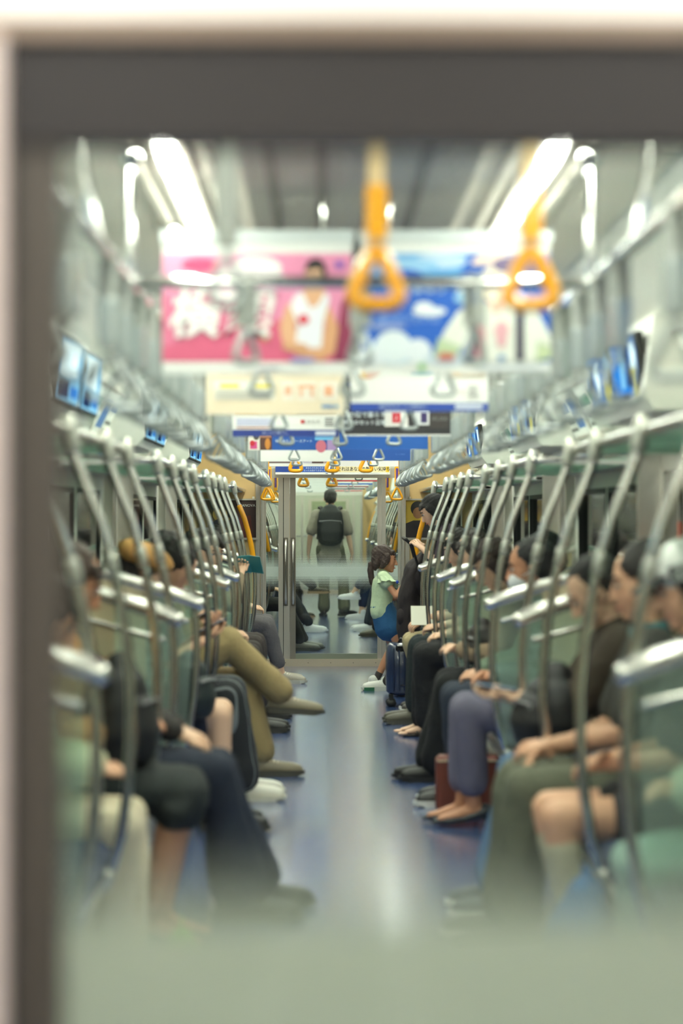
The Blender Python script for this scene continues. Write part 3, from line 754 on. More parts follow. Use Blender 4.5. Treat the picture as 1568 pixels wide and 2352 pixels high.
poster(11.6, 1, 'black poster with a red square and white lettering', p4, [('この街で暮らす', 0.030, (200,206,214), 0.19, 0.27, {'bold':0.0006}), ('明日のセット登場', 0.026, (200,206,214), 0.19, 0.17, {'bold':0.0006}), ('¥5,000', 0.028, (120,120,120), 0.90, 0.22), ('♪', 0.03, (240,220,220), 0.49, 0.235)], z=1.752)
p5 = [(rect(0.0,1.0,0.0,1.0),(20,84,168)), (rect(0.0,0.13,0.0,0.6),(232,226,214)), (circ(0.09,0.22,0.035,0.06),(80,74,66)), (rect(0.02,0.10,0.02,0.14),(214,80,140)), (circ(0.045,0.11,0.03,0.045),(200,36,50)),(rect(0.13,0.27,0.0,0.6),(84,48,40)), (rect(0.13,0.26,0.20,0.34),(232,156,24)), (circ(0.22,0.10,0.03,0.09),(206,132,50)),
   (rect(0.76,1.0,0.16,0.40),(110,184,232)),(circ(0.83,0.06,0.06,0.10),(206,110,130)),(rect(0.90,1.0,0.0,0.16),(170,140,190))]
poster(14.1, -1, 'blue poster with yellow lettering between small portraits', p5, [('10/1-30 まで', 0.030, (244,232,90), 0.52, 0.27, {'bold':0.0008}), ('特別展示スペースアート', 0.020, (220,230,240), 0.52, 0.14)], z=1.752)
p6 = [(rect(0.0,1.0,0.0,0.88),(18,90,176)), (rect(0.34,0.60,0.40,0.56),(232,236,240))]+lines(0.34,0.94,0.22,0.28,2,(120,180,230),0.3)+[(circ(0.12,0.235,0.022,0.03),(200,222,244)),(circ(0.12,0.235,0.013,0.018),(18,90,176))]
poster(14.1, 1, 'plain blue poster with a row of small white lettering', p6, [('相談室', 0.026, (224,236,246), 0.22, 0.235, {'bold':0.0008}), ('無料', 0.026, (60,60,80), 0.42, 0.46)], z=1.758)
p7 = [(rect(0,1,0.30,0.9),(236,236,232))]
poster(16.9, -1, 'nearly blank white poster', p7, sheet=(236,236,234), z=1.75)
p8 = [(rect(0,1,0.0,1),(20,80,166))]+lines(0.30,0.72,0.30,0.36,1,(120,170,220),0)+[(rect(0.60,0.67,0.30,0.35),(220,230,240))]
poster(16.9, 1, 'dark blue poster, the lower of the two blue ones', p8, [('もっと知る', 0.014, (80,130,200), 0.86, 0.12)], z=1.756, sheet=(20,80,166))
p9 = [(rect(0,1,0.07,0.9),(112,92,92)), ([(0.36,0.07),(0.44,0.26),(0.56,0.40),(0.66,0.30),(0.68,0.07)],(204,200,216)), ([(0.3,0.4),(0.45,0.2),(0.5,0.07),(0.55,0.07),(0.4,0.4)],(228,224,232)), (rect(0.70,0.86,0.07,0.4),(84,60,58)), (rect(0.86,1.0,0.07,0.4),(180,152,150))]
poster(19.6, -1, 'grey and brown photograph poster with a white lower edge', p9, z=1.772)
p10 = [(rect(0,1,0.0,1),(240,238,238))]
poster(19.6, 1, 'white poster with blue zigzag mark and red lettering', p10, [('XXX', 0.034, (30,130,210), 0.25, 0.26, {'bold':0.001}), ('ナノキャリア', 0.034, (40,40,50), 0.50, 0.29, {'bold':0.001}), ('転職', 0.036, (216,60,90), 0.74, 0.26, {'bold':0.001})], z=1.772)
p11 = [(rect(0,1,0.055,0.9),(38,86,176)), ([(0.93,0.20),(0.99,0.20),(0.96,0.06)],(240,240,240)), (rect(0,0.4,0.055,0.4),(24,64,150)), (rect(0.90,0.94,0.02,0.035),(30,60,150))]
poster(21.45, -1, 'blue poster with fine white lettering right above the end door', p11, [('あなたのために大きく', 0.018, (220,230,246), 0.72, 0.155), ('なったお店ができました。', 0.018, (220,230,246), 0.72, 0.095)], z=1.739, wd=0.50)
p12 = [(rect(0,0.96,0.055,0.9),(250,222,150)), (rect(0.93,0.985,0.055,0.9),(250,206,30)), ([(0.0,0.055),(0.06,0.055),(0.08,0.25),(0.03,0.25)],(44,90,180)), (rect(0.12,0.92,0.055,0.9),(252,236,190)), (rect(0.95,0.955,0.02,0.035),(60,60,60))]
poster(21.45, 1, 'yellow and white poster lettered in bold black right above the end door', p12, [('それはあなたの新しい気持ち', 0.0425, (40,36,36), 0.53, 0.125, {'bold':0.0006,'sx':0.86}), ('くわしくはお近くの窓口でおたずねください', 0.010, (120,120,120), 0.62, 0.026)], z=1.739, wd=0.50)
# beyond the door
FAR = [((238,238,238),(24,100,190)),((240,240,240),(60,60,70)),((236,236,240),(40,60,140)),((244,196,150),(200,60,60)),((236,236,240),(160,40,70)),((240,240,240),(24,100,190)),((230,236,240),(20,110,190)),((240,240,240),(150,60,80))]
for i in range(6):
    y = 24.4+i*2.6
    for s in (-1, 1):
        a, b = FAR[(i*2+(s > 0)) % 8]
        sh = [(rect(0,1,0.10,0.9),a),(rect(0,1,0.12 if s < 0 else 0.0,0.22 if s < 0 else 0.05),b),(rect(0.2,0.7,0.4,0.7),b)]+lines(0.1,0.9,0.25,0.36,2,(150,150,160))
        poster(y, s, 'hanging poster beyond the gangway door, %s pair, %s one' % (ORD[i], 'left' if s < 0 else 'right'), sh, z=1.745+(0.012 if s > 0 else 0))

# ------------------------------------------------------------------ framed posters on the end wall
def framed(x, label, shapes, texts):
    e = empty('framed_poster', (x, 21.79, 1.34)); tag(e, label, 'poster')
    W, H = 0.50, 0.34
    m = MB()
    for a in ((-W/2-0.015,W/2+0.015,H/2,H/2+0.015),(-W/2-0.015,W/2+0.015,-H/2-0.02,-H/2),(-W/2-0.015,-W/2,-H/2,H/2),(W/2,W/2+0.015,-H/2,H/2)): m.box(a[0],a[1],-0.02,0.008,a[2],a[3],alu)
    obj('frame', m, e)
    m = MB(); m.box(-W/2, W/2, -0.004, 0.006, -H/2, H/2, flat((60,50,46))); obj('sheet', m, e)
    print_mesh(shapes, W, H, 'print', e, -0.005)
    for t in texts: text(t[0], t[1], t[2], e, ((t[3]-0.5)*W, -0.010-0.0004*len(shapes), (t[4]-0.5)*H))
framed(-0.945, 'dark framed poster lettered CANOVA on the left of the end wall', [(rect(0,1,0,1),(64,40,36)), (rect(0,0.45,0,1),(110,92,72)), ([(0,0.2),(0.12,0.3),(0.2,0.62),(0.08,0.8),(0,0.8)],(150,120,70)), (circ(0.30,0.62,0.09,0.16),(214,170,90)), ([(0.15,1),(0.35,1),(0.32,0.72),(0.2,0.76)],(30,60,70)), ([(0.1,0),(0.2,0.4),(0.30,0.5),(0.42,0.42),(0.5,0)],(62,62,74)), (rect(0.45,0.48,0.2,0.9),(180,140,60)), ([(0.62,0.0),(0.70,0.55),(0.9,0.6),(0.94,0)],(96,40,36))],
   [('CANOVA', 0.034, (236,232,226), 0.84, 0.86), ('美術館', 0.03, (220,180,90), 0.47, 0.5)])
framed(0.915, 'framed yellow poster with a dark figure on the right of the end wall', [(rect(0,1,0,1),(206,170,60)), ([(0.0,0),(0.0,0.38),(0.14,0.46),(0.30,0.46),(0.46,0.34),(0.5,0)],(48,40,44)), (circ(0.22,0.78,0.13,0.2),(34,32,32)), (circ(0.22,0.66,0.09,0.15),(150,104,70)), (rect(0.5,1,0,1),(40,42,44)), (rect(0.6,0.9,0.4,0.44),(150,150,150))], [])
# maker's plate specks on the beige end wall
for x in (-0.72, 0.70):
    m = MB(); m.box(x-0.01, x+0.01, 21.788, 21.80, 1.524, 1.544, flat((236,232,220))); tag(obj('wall_plate', m), 'tiny white plate on the beige end wall, %s of the door' % ('left' if x < 0 else 'right'), 'plate')

# ------------------------------------------------------------------ screens over the doors
scr_blue = emit('screen_blue', (40,110,190), 0.9); scr_dark = emit('screen_dark', (16,40,86), 0.7); scr_white = emit('screen_white', (210,226,236), 1.1)
scr_sky = emit('screen_sky', (120,170,206), 0.9); scr_yel = emit('screen_yellow', (210,200,90), 0.8)
k = 0
for s in (-1, 1):
    sd = 'left' if s < 0 else 'right'
    for di, d in enumerate(DOORS1):
        for q in (-1, 1):
            e = empty('display_screen', (s*1.045, d+q*0.40, 1.90)); tag(e, 'flat screen over the %s door on the %s side, %s of the pair' % (ORD[di], sd, 'nearer' if q < 0 else 'farther'), 'screen', 'screens over the doors')
            e.rotation_euler = (0, s*R(-7), 0)
            m = MB(); m.rbox(-0.012, 0.02, -0.37, 0.37, -0.125, 0.125, rubber, 0.006); obj('bezel', m, e)
            m = MB(); f = -s*0.0125-(s*0.0005)
            X = (-0.0145 if s > 0 else 0.0215)
            def q4(y0, y1, z0, z1, mm, lay=0):
                x = X-s*0.0006*lay
                m.add([(x,y0,z0),(x,y1,z0),(x,y1,z1),(x,y0,z1)], [(0,1,2,3)], mm)
            if s > 0:
                q4(-0.35,0.35,-0.11,0.11,scr_blue)
                for j in range(4): q4(-0.33+j*0.17,-0.22+j*0.17,-0.06,0.09,(scr_dark,scr_sky,scr_blue,scr_white)[(j+q) % 4],1)
                q4(-0.33,-0.18,-0.10,0.0,scr_yel,2); q4(-0.1,0.3,-0.105,-0.08,scr_dark,2)
            else:
                q4(-0.35,0.35,-0.11,0.11,scr_sky)  # pale blue and white fields imitate reflections on the left screens
                q4(-0.30,0.20,-0.02,0.10,scr_white,1); q4(-0.3,0.0,-0.1,-0.04,scr_dark,1); q4(0.05,0.3,-0.09,-0.05,scr_blue,1)
            obj('display', m, e)
# paper notices above the racks
NC = [((244,244,240),(70,120,190)),((240,238,230),(200,60,70)),((236,240,244),(60,60,70)),((248,240,220),(226,150,40)),((240,244,240),(60,140,120))]
for s in (-1, 1):
    sd = 'left' if s < 0 else 'right'
    n = 0
    for bi, (a, b) in enumerate(BEN1):
        cnt = 3 if b-a > 2 else 2
        for i in range(cnt):
            y = a+(b-a)*(i+0.5)/cnt
            e = empty('wall_notice', (s*1.205, y, 1.89)); tag(e, 'paper advertisement above the rack, %s from the front on the %s side' % (ORD[n], sd), 'notice', 'paper advertisements above the racks'); n += 1
            e.rotation_euler = (0, s*R(-26.6), 0)
            m = MB(); m.box(-0.004, 0.004, -0.40, 0.40, -0.125, 0.125, flat((244,243,238)))
            for zz in (-0.135, 0.12): m.box(-0.008, 0.008, -0.42, 0.42, zz, zz+0.015, alu)
            obj('sheet', m, e)
            c1, c2 = NC[(n+bi) % 5]; m = MB(); x = -s*0.0046
            for j, (y0, y1, z0, z1, c) in enumerate(((-0.38,0.38,-0.11,0.11,c1),(-0.36,-0.05,-0.08,0.08,c2),(0.0,0.34,0.02,0.07,c2),(0.0,0.30,-0.05,-0.03,(120,120,120)),(0.0,0.34,-0.09,-0.07,(120,120,120)))):
                xx = x-s*0.0004*j; m.add([(xx,y0,z0),(xx,y1,z0),(xx,y1,z1),(xx,y0,z1)], [(0,1,2,3)], flat(c))
            obj('print', m, e)
# ------------------------------------------------------------------ people
def solid(mb, voxel, smooth=3, noise=0.0, nscale=18.0, material=None, seed=0, keep_mats=False):
    """voxel-union of closed pieces -> one continuous smooth mesh"""
    me = bpy.data.meshes.new('tmp'); me.from_pydata(mb.v, [], mb.f); me.update()
    o = bpy.data.objects.new('tmp', me); C.objects.link(o)
    md = o.modifiers.new('r', 'REMESH'); md.mode = 'VOXEL'; md.voxel_size = voxel; md.use_smooth_shade = True
    dg = bpy.context.evaluated_depsgraph_get()
    out = bpy.data.meshes.new_from_object(o.evaluated_get(dg))
    bpy.data.objects.remove(o); bpy.data.meshes.remove(me)
    n = len(out.vertices)
    co = np.empty(n*3); out.vertices.foreach_get('co', co); co = co.reshape(-1, 3)
    ed = np.empty(len(out.edges)*2, dtype=np.int64); out.edges.foreach_get('vertices', ed); ed = ed.reshape(-1, 2)
    deg = np.bincount(ed.ravel(), minlength=n).astype(float); deg[deg == 0] = 1
    for _ in range(smooth):
        acc = np.zeros_like(co)
        for a in range(3):
            acc[:, a] = np.bincount(ed[:, 0], weights=co[ed[:, 1], a], minlength=n)+np.bincount(ed[:, 1], weights=co[ed[:, 0], a], minlength=n)
        co = co*0.45+(acc/deg[:, None])*0.55
    if noise:
        out.vertices.foreach_set('co', co.ravel()); out.update()
        nr = np.empty(n*3); out.vertex_normals.foreach_get('vector', nr); nr = nr.reshape(-1, 3)
        rs = np.random.RandomState(seed+3); d = np.zeros(n)
        for k in range(7):
            q = rs.normal(size=3)*nscale*(0.6+0.35*k); d += np.sin(co@q+rs.rand()*6.28)/(1+0.5*k)
        d = 1.0-1.6*np.abs(d)**0.8/1.6 if nscale < 20 else np.sign(d)*np.abs(d)**0.8
        co = co+nr*(noise*d)[:, None]
    out.vertices.foreach_set('co', co.ravel()); out.update()
    out.materials.clear()
    out.materials.append(material)
    return out
def join_into(me, mb):
    """append loose but rooted pieces (fingers, head) to an evaluated mesh"""
    n = len(me.vertices)
    v = [tuple(x.co) for x in me.vertices]+mb.v
    f = [tuple(p.vertices) for p in me.polygons]+[tuple(i+n for i in q) for q in mb.f]
    o = bpy.data.meshes.new(me.name); o.from_pydata(v, [], f)
    for m in me.materials: o.materials.append(m)
    o.polygons.foreach_set('use_smooth', [True]*len(f)); o.update(); return o
def join_meshes(a, b):
    n = len(a.vertices)
    v = [tuple(x.co) for x in a.vertices]+[tuple(x.co) for x in b.vertices]
    f = [tuple(p.vertices) for p in a.polygons]+[tuple(i+n for i in p.vertices) for p in b.polygons]
    o = bpy.data.meshes.new(a.name); o.from_pydata(v, [], f)
    for m in a.materials: o.materials.append(m)
    o.polygons.foreach_set('use_smooth', [True]*len(f)); o.update(); return o
def ik(a, b, L1, L2, hint):
    a = Vector(a); b = Vector(b); d = b-a; D = min(d.length, (L1+L2)*0.999); D = max(D, abs(L1-L2)+0.01)
    u = d.normalized(); b2 = a+u*D
    x = (L1*L1-L2*L2+D*D)/(2*D); hgt = math.sqrt(max(0, L1*L1-x*x))
    h = Vector(hint); h = h-u*h.dot(u)
    if h.length < 1e-4: h = u.orthogonal()
    return a+u*x+h.normalized()*hgt, b2
skins = {'light': (238,194,164), 'mid': (226,174,142), 'tan': (208,148,114)}
def skin(k):
    m = mat('skin_'+k, skins[k], 0.5, bump=0.05, bscale=120)
    b = m.node_tree.nodes['Principled BSDF']; b.inputs['Subsurface Weight'].default_value = 0.0
    return m
def hand(mb, wrist, d, palm_n, side, k, fine, curl=0.5):
    """palm goes to mb (remeshed), five separate fingers to fine. d: finger direction, palm_n: palm facing, side: +1 thumb towards d x n"""
    d = d.normalized(); n = (palm_n-d*palm_n.dot(d)).normalized(); t = d.cross(n)*side
    mb.tube([wrist-d*0.02, wrist+d*0.02*k, wrist+d*0.06*k, wrist+d*0.085*k], [(0.026*k,0.019*k),(0.034*k,0.017*k),(0.040*k,0.015*k),(0.038*k,0.013*k)], None, n=10, lat=t)
    for i, (off, L) in enumerate(((0.030,0.070),(0.010,0.078),(-0.011,0.073),(-0.030,0.058))):
        p = wrist+d*0.078*k+t*off*k; c = curl+0.05*i; pts = [p-d*0.02*k]; a = 0.0
        for seg in (0.42, 0.32, 0.26):
            pts.append(pts[-1]+(d*math.cos(a)+n*math.sin(a))*(L*seg*k+(0.02*k if len(pts) == 1 else 0))); a += c
        fine.tube(pts, [0.0088*k, 0.0088*k, 0.008*k, 0.0068*k], None, n=7, lat=t)
    p = wrist+d*0.025*k+t*0.026*k
    q = (d*0.62+t*0.68+n*0.35).normalized(); q2 = (d*0.9+t*0.2+n*0.45).normalized()
    fine.tube([p-t*0.015*k, p+q*0.034*k, p+q*0.034*k+q2*0.032*k], [0.012*k, 0.0105*k, 0.008*k], None, n=7, lat=n)
def shoe_parts(root, A, f, up, spec, k, voxel):
    """A ankle joint; f toe direction; up"""
    f = f.normalized(); up = (up-f*up.dot(f)).normalized(); l = f.cross(up)
    P = lambda a, b, c=0: A+f*a*k+l*c*k+up*b*k
    kind = spec.get('kind', 'sneaker'); c = spec['col']; sole = spec.get('sole', (230,228,220))
    m = MB()
    if kind == 'pump':
        m.tube([P(-0.055,-0.030), P(-0.02,-0.045), P(0.05,-0.066), P(0.12,-0.074), P(0.175,-0.078)], [(0.030,0.034),(0.034,0.026),(0.040,0.017),(0.043,0.020),(0.014,0.010)], None, n=10, lat=l)
        m.tube([P(-0.055,-0.03), P(-0.06,-0.09)], [0.016,0.009], None, n=8, lat=l)
    elif kind == 'sandal':
        m.tube([P(-0.05,-0.078), P(0.06,-0.080), P(0.16,-0.080)], [(0.034,0.010),(0.038,0.010),(0.040,0.010)], None, n=10, lat=l)
        m.tube([P(0.08,-0.07,-0.04), P(0.085,-0.035), P(0.08,-0.07,0.04)], [0.010,0.012,0.010], None, n=6, lat=f)
    else:
        m.tube([P(-0.058,-0.045), P(-0.02,-0.042), P(0.04,-0.046), P(0.10,-0.051), P(0.150,-0.054), P(0.178,-0.058)],
               [(0.031,0.036),(0.035,0.042),(0.038,0.042),(0.043,0.038),(0.043,0.035),(0.036,0.030)], None, n=12, lat=l)
        m.tube([P(-0.015,-0.03), P(-0.022,0.018)], [(0.036,0.042),(0.038,0.044)], None, n=10, lat=l)
        m.tube([P(0.0,0.0), P(0.06,-0.022), P(0.10,-0.035)], [(0.024,0.016),(0.024,0.012),(0.022,0.010)], None, n=8, lat=l)
    sh = obj('shoe', solid(m, max(0.006, voxel*0.7), 2, material=mat('shoe_%d_%d_%d' % tuple(c), c, 0.5 if kind != 'pump' else 0.3, bump=0.2, bscale=90)), root)
    if kind == 'sneaker':
        m = MB(); pts = []
        for a, wv in ((-0.094,0.014),(-0.082,0.036),(-0.03,0.044),(0.04,0.046),(0.10,0.053),(0.16,0.052),(0.198,0.038),(0.216,0.014)): pts.append((a, wv))
        top = [(a, b) for a, b in pts]+[(a, -b) for a, b in reversed(pts)]
        n_ = len(top)
        tz = lambda a: -0.058-(0.003 if a > 0.1 else 0)
        vs = [P(a, -0.091+(0.012 if a > 0.19 else 0), b) for a, b in top]+[P(a, tz(a), b) for a, b in top]
        fs = [tuple(range(n_)), tuple(range(2*n_-1, n_-1, -1))]+[(i, (i+1) % n_, n_+(i+1) % n_, n_+i) for i in range(n_)]
        m.add(vs, fs, mat('sole_%d_%d_%d' % tuple(sole), sole, 0.6)); obj('sole', m, sh)
        if spec.get('laces'):
            m = MB()
            for i in range(5):
                a = 0.03+i*0.02
                m.tube([P(a,-0.012-i*0.004,-0.022), P(a+0.004,-0.002-i*0.006,0), P(a,-0.012-i*0.004,0.022)], 0.0058, flat(spec['laces']), n=5)
            obj('laces', m, sh)
        if spec.get('patch'):
            m = MB(); m.box(0,1,0,1,0,1,flat(spec['patch'])); m.v = [tuple(P(0.115+0.080*x, -0.0905+0.029*z, -0.056+0.112*y)) for x, y, z in m.v]; obj('toe_patch', m, sh)
def person(label, pos, face, S):
    """pos: world floor point below the hips, face: heading (radians, 0 = +X). S: options in the figure's own frame (x forward, y left)"""
    k = S.get('k', 1.0); vox = S.get('vox', 0.011)
    root = empty('person', pos, face); tag(root, label, 'person')
    V = Vector; z0 = S.get('hip', 0.50 if S.get('pose', 'sit') == 'sit' else 0.90*k)
    hip = V((0, 0, z0)); lean = R(S.get('lean', 8)); tilt = R(S.get('tilt', 0))
    u = V((math.sin(lean), math.sin(tilt), math.cos(lean))).normalized()
    tw = R(S.get('twist', 0)); yl = V((-math.sin(tw), math.cos(tw), 0)); fw = V((math.cos(tw), math.sin(tw), 0))
    yl = (yl-u*yl.dot(u)).normalized()
    tk = k*S.get('torso', 1.0); ch = hip+u*0.30*tk; nb = hip+u*0.49*tk; sw = S.get('sw', 0.175)*k
    fwd_u = yl.cross(u).normalized()
    neck_d = (u*1.0+fwd_u*math.tan(R(S.get('hp', 12))*0.6)).normalized()
    hc = nb+neck_d*0.165*k
    # ---- head orientation
    hy = tw+R(S.get('hy', 0)); hp = lean*0.5+R(S.get('hp', 12))
    hs = S.get('head', 1.0)*k
    Hm = Matrix.Rotation(hy, 3, 'Z') @ Matrix.Rotation(hp, 3, 'Y') @ Matrix.Rotation(R(S.get('roll', 0)), 3, 'X')
    H = lambda x, y, z: hc+Hm @ V((x*hs, y*hs, z*hs))
    # ---- arms
    sh_ = {}; el = {}; wr = {}; UA, FA = 0.285*k, 0.25*k
    for sg in (1, -1):
        sh_[sg] = nb-u*0.045*k+yl*sg*sw
        tgt = S.get('handL' if sg > 0 else 'handR', (0.30, sg*0.07, z0+0.13))
        hint = S.get('elbL' if sg > 0 else 'elbR', (-0.5, sg*0.6, -0.6))
        el[sg], wr[sg] = ik(sh_[sg], tgt, UA, FA, hint)
    # ---- legs
    hj = {}; kn = {}; an = {}; lk = k*S.get('legs', 1.0); TH, SHK = 0.43*lk, 0.415*lk
    for sg in (1, -1):
        hj[sg] = hip+yl*sg*0.085*k-u*0.02
        tgt = S.get('footL' if sg > 0 else 'footR', (0.46, sg*0.10, 0.09))
        hint = S.get('kneeL' if sg > 0 else 'kneeR', (0.4, sg*0.12, 0.9) if S.get('pose', 'sit') == 'sit' else (1, 0, 0.05))
        kn[sg], an[sg] = ik(hj[sg], tgt, TH, SHK, hint)
    sk = skin(S.get('skin', 'light'))
    # ---- body
    B = MB(); fine = MB()
    B.tube([hip-u*0.08*k, hip, hip+u*0.12*tk, ch, hip+u*0.40*tk, nb-u*0.035*k], [(0.13*k,0.09*k),(0.15*k,0.105*k),(0.125*k,0.09*k),(0.145*k,0.10*k),(0.15*k,0.085*k),(0.06*k,0.055*k)], None, n=16, lat=yl)
    B.tube([sh_[1], nb-u*0.03*k, sh_[-1]], [0.045*k,0.055*k,0.045*k], None, n=12, lat=u)
    B.tube([nb-u*0.05*k, nb+neck_d*0.06*k, hc-Hm @ V((0.02,0,0.02))*hs], [0.055*k,0.047*k,0.048*k], None, n=12, lat=yl)
    for sg in (1, -1):
        a, b, c = sh_[sg], el[sg], wr[sg]
        B.tube([a, a.lerp(b, 0.35), b], [0.048*k,0.045*k,0.036*k], None, n=12, lat=fwd_u)
        B.tube([b, b.lerp(c, 0.3), c], [0.037*k,0.037*k,0.025*k], None, n=12, lat=fwd_u)
        a, b, c = hj[sg], kn[sg], an[sg]
        B.tube([a, a.lerp(b, 0.4), b], [0.082*k,0.074*k,0.055*k], None, n=14, lat=yl)
        B.tube([b, b.lerp(c, 0.35), c], [0.055*k,0.053*k,0.034*k], None, n=14, lat=yl)
        hd = (wr[sg]-el[sg]).normalized()
        hd = V(S.get('hdirL' if sg > 0 else 'hdirR', hd)).normalized()
        pn = V(S.get('palmL' if sg > 0 else 'palmR', (0, -sg*0.5, -0.8)))
        hand(B, wr[sg], hd, pn, -sg, k*S.get('hk', 1.0), fine, S.get('curl', 0.45))
        ft = V(S.get('toeL' if sg > 0 else 'toeR', (1, sg*0.1, 0))).normalized()
        shn = (an[sg]-kn[sg]).normalized(); upv = V((0,0,1)) if abs(ft.z) < 0.9 else -shn
        upv = (upv-ft*upv.dot(ft)).normalized()
        B.tube([an[sg]-ft*0.03*k-upv*0.035*k, an[sg]+ft*0.03*k-upv*0.035*k, an[sg]+ft*0.10*k-upv*0.055*k, an[sg]+ft*0.15*k-upv*0.063*k], [(0.028*k,0.03*k),(0.03*k,0.032*k),(0.036*k,0.02*k),(0.032*k,0.014*k)], None, n=10, lat=ft.cross(upv))
        if S.get('shoes', {}).get('kind') == 'sandal':
            for i in range(5):
                q = an[sg]+ft*0.15*k-upv*0.070*k+ft.cross(upv)*((i-2)*0.014)*k
                fine.tube([q, q+ft*(0.040-abs(i-1)*0.005)*k], [0.009*k, 0.008*k], None, n=6)
        # ---- shoes and socks
        if S.get('shoes'):
            shoe_parts(root, an[sg], ft, upv, S['shoes'], k, vox)
        if S.get('socks'):
            hgt = S['socks'].get('h', 0.10)
            m = MB(); q = an[sg]-shn*hgt*k
            m.tube([an[sg]+shn*0.03*k, an[sg]-shn*0.03*k, q], [0.040*k, 0.040*k, (0.046 if hgt < 0.16 else 0.058)*k], None, n=14, lat=yl)
            obj('sock', solid(m, vox, 1, material=cloth(S['socks']['col'])), root)
    body = solid(B, vox, 3, material=sk)
    # ---- head at finer voxels, joined to the same mesh
    Hd = MB(); hv = S.get('hvox', 0.0065 if vox < 0.012 else 0.009)
    def E(c, r): Hd.ell(H(*c), tuple(x*hs for x in r), None, rot=Hm, n=18, k=12)
    E((-0.012,0,0.030),(0.098,0.078,0.090)); E((0.030,0,-0.045),(0.060,0.058,0.066)); E((0.040,0,-0.010),(0.052,0.064,0.060))
    E((0.068,0,-0.092),(0.022,0.026,0.020)); E((0.050,0.040,-0.035),(0.026,0.020,0.024)); E((0.050,-0.040,-0.035),(0.026,0.020,0.024))
    E((0.078,0,0.030),(0.014,0.048,0.010)); E((0.084,0,-0.060),(0.012,0.024,0.006)); E((0.082,0,-0.070),(0.012,0.020,0.006))
    Hd.tube([H(0.086,0,0.018), H(0.100,0,-0.008), H(0.109,0,-0.030)], [0.008*hs,0.010*hs,0.013*hs], None, n=10, lat=yl)
    E((0.098,0.011,-0.034),(0.010,0.007,0.007)); E((0.098,-0.011,-0.034),(0.010,0.007,0.007))
    for sg in (1, -1):
        E((-0.004,sg*0.078,-0.012),(0.017,0.009,0.031)); E((-0.012,sg*0.085,0.000),(0.013,0.006,0.020))
    Hd.tube([H(-0.02,0,-0.04), nb+neck_d*0.05*k], [0.052*hs,0.047*k], None, n=14, lat=yl)
    head = solid(Hd, hv*k, 2, material=sk)
    body = join_meshes(body, head); body = join_into(body, fine); obj('body', body, root)
    # ---- eyes, brows, lips
    m = MB(); dk = mat('eye_dark', (34,24,22), 0.3); wh = mat('eye_white', (230,226,220), 0.3)
    for sg in (1, -1):
        if not S.get('closed'): m.ell(H(0.0835,sg*0.031,0.008), (0.010*hs,0.014*hs,0.0065*hs), wh, rot=Hm, n=10, k=6); m.ell(H(0.090,sg*0.031,0.008), (0.006*hs,0.0065*hs,0.0065*hs), dk, rot=Hm, n=8, k=6)
        m.tube([H(0.086,sg*0.016,0.011),H(0.0945,sg*0.031,0.0145),H(0.082,sg*0.048,0.009)], 0.0026*hs, dk, n=5)
    obj('eye', m, root)
    m = MB()
    for sg in (1, -1): m.tube([H(0.090,sg*0.014,0.030),H(0.091,sg*0.032,0.036),H(0.078,sg*0.050,0.031)], 0.0035*hs, mat('brow', (44,32,28), 0.8), n=5)
    obj('eyebrow', m, root)
    if not S.get('mask'):
        m = MB(); m.tube([H(0.086,0.024,-0.066),H(0.0985,0,-0.066),H(0.086,-0.024,-0.066)], [0.003*hs,0.0055*hs,0.003*hs], mat('lips', (186,104,92), 0.45), n=6); obj('lips', m, root)
    # ---- hair
    hcol = S.get('hair', (34,28,26)); hm = mat('hair_%d_%d_%d' % tuple(hcol), hcol, 0.45, bump=0.9, bscale=150, var=0.3, vscale=60)
    st = S.get('style', 'short'); m = MB()
    def G(c, r): m.ell(H(*c), tuple(x*hs for x in r), None, rot=Hm, n=18, k=12)
    G((-0.026,0,0.042),(0.102,0.088,0.092)); G((-0.050,0,0.0),(0.075,0.082,0.085))
    if st != 'short': m.tube([H(0.052,0.050,0.074),H(0.064,0,0.084),H(0.052,-0.050,0.074)], [0.016*hs,0.019*hs,0.016*hs], None, n=8)
    G((-0.015,0.074,0.02),(0.03,0.012,0.04)); G((-0.015,-0.074,0.02),(0.03,0.012,0.04))
    if st != 'short':
        m.tube([H(0.074,0.046,0.056),H(0.082,0,0.062),H(0.074,-0.046,0.056)], [0.010*hs,0.012*hs,0.010*hs], None, n=8)
    if st in ('bob', 'long', 'pony'):
        ln = {'bob': -0.13, 'long': -0.26, 'pony': -0.07}[st]
        for sg in (1, -1):
            m.tube([H(0.02,sg*0.082,0.04),H(-0.005,sg*0.090,-0.03),H(-0.02,sg*0.085,ln)], [(0.030*hs,0.018*hs),(0.036*hs,0.018*hs),(0.022*hs,0.012*hs)], None, n=8, lat=Hm @ V((1,0,0)))
        m.tube([H(-0.06,0,0.02),H(-0.075,0,-0.06),H(-0.08,0,min(ln,-0.09))], [(0.085*hs,0.05*hs),(0.085*hs,0.045*hs),(0.07*hs,0.025*hs)], None, n=12, lat=Hm @ V((0,1,0)))
    if st == 'bun': G((-0.11,0,0.07),(0.045,0.045,0.04))
    hair = obj('hair', solid(m, max(0.0075, hv)*k, 1, noise=0.0034*hs, nscale=60, material=hm, seed=3), root)
    if st == 'pony':
        m = MB(); a = H(-0.092,0,-0.03)
        m.tube([a, a+V((-0.030,0,-0.015))*hs, a+V((-0.034,0,-0.09))*hs, a+V((-0.022,0,-0.19))*hs, a+V((0.0,0,-0.265))*hs], [(0.016*hs,0.016*hs),(0.030*hs,0.028*hs),(0.034*hs,0.030*hs),(0.028*hs,0.024*hs),(0.010*hs,0.010*hs)], None, n=12, lat=yl)
        obj('ponytail', solid(m, 0.007, 2, noise=0.0015, nscale=80, material=hm), root)
    hat = S.get('hat')
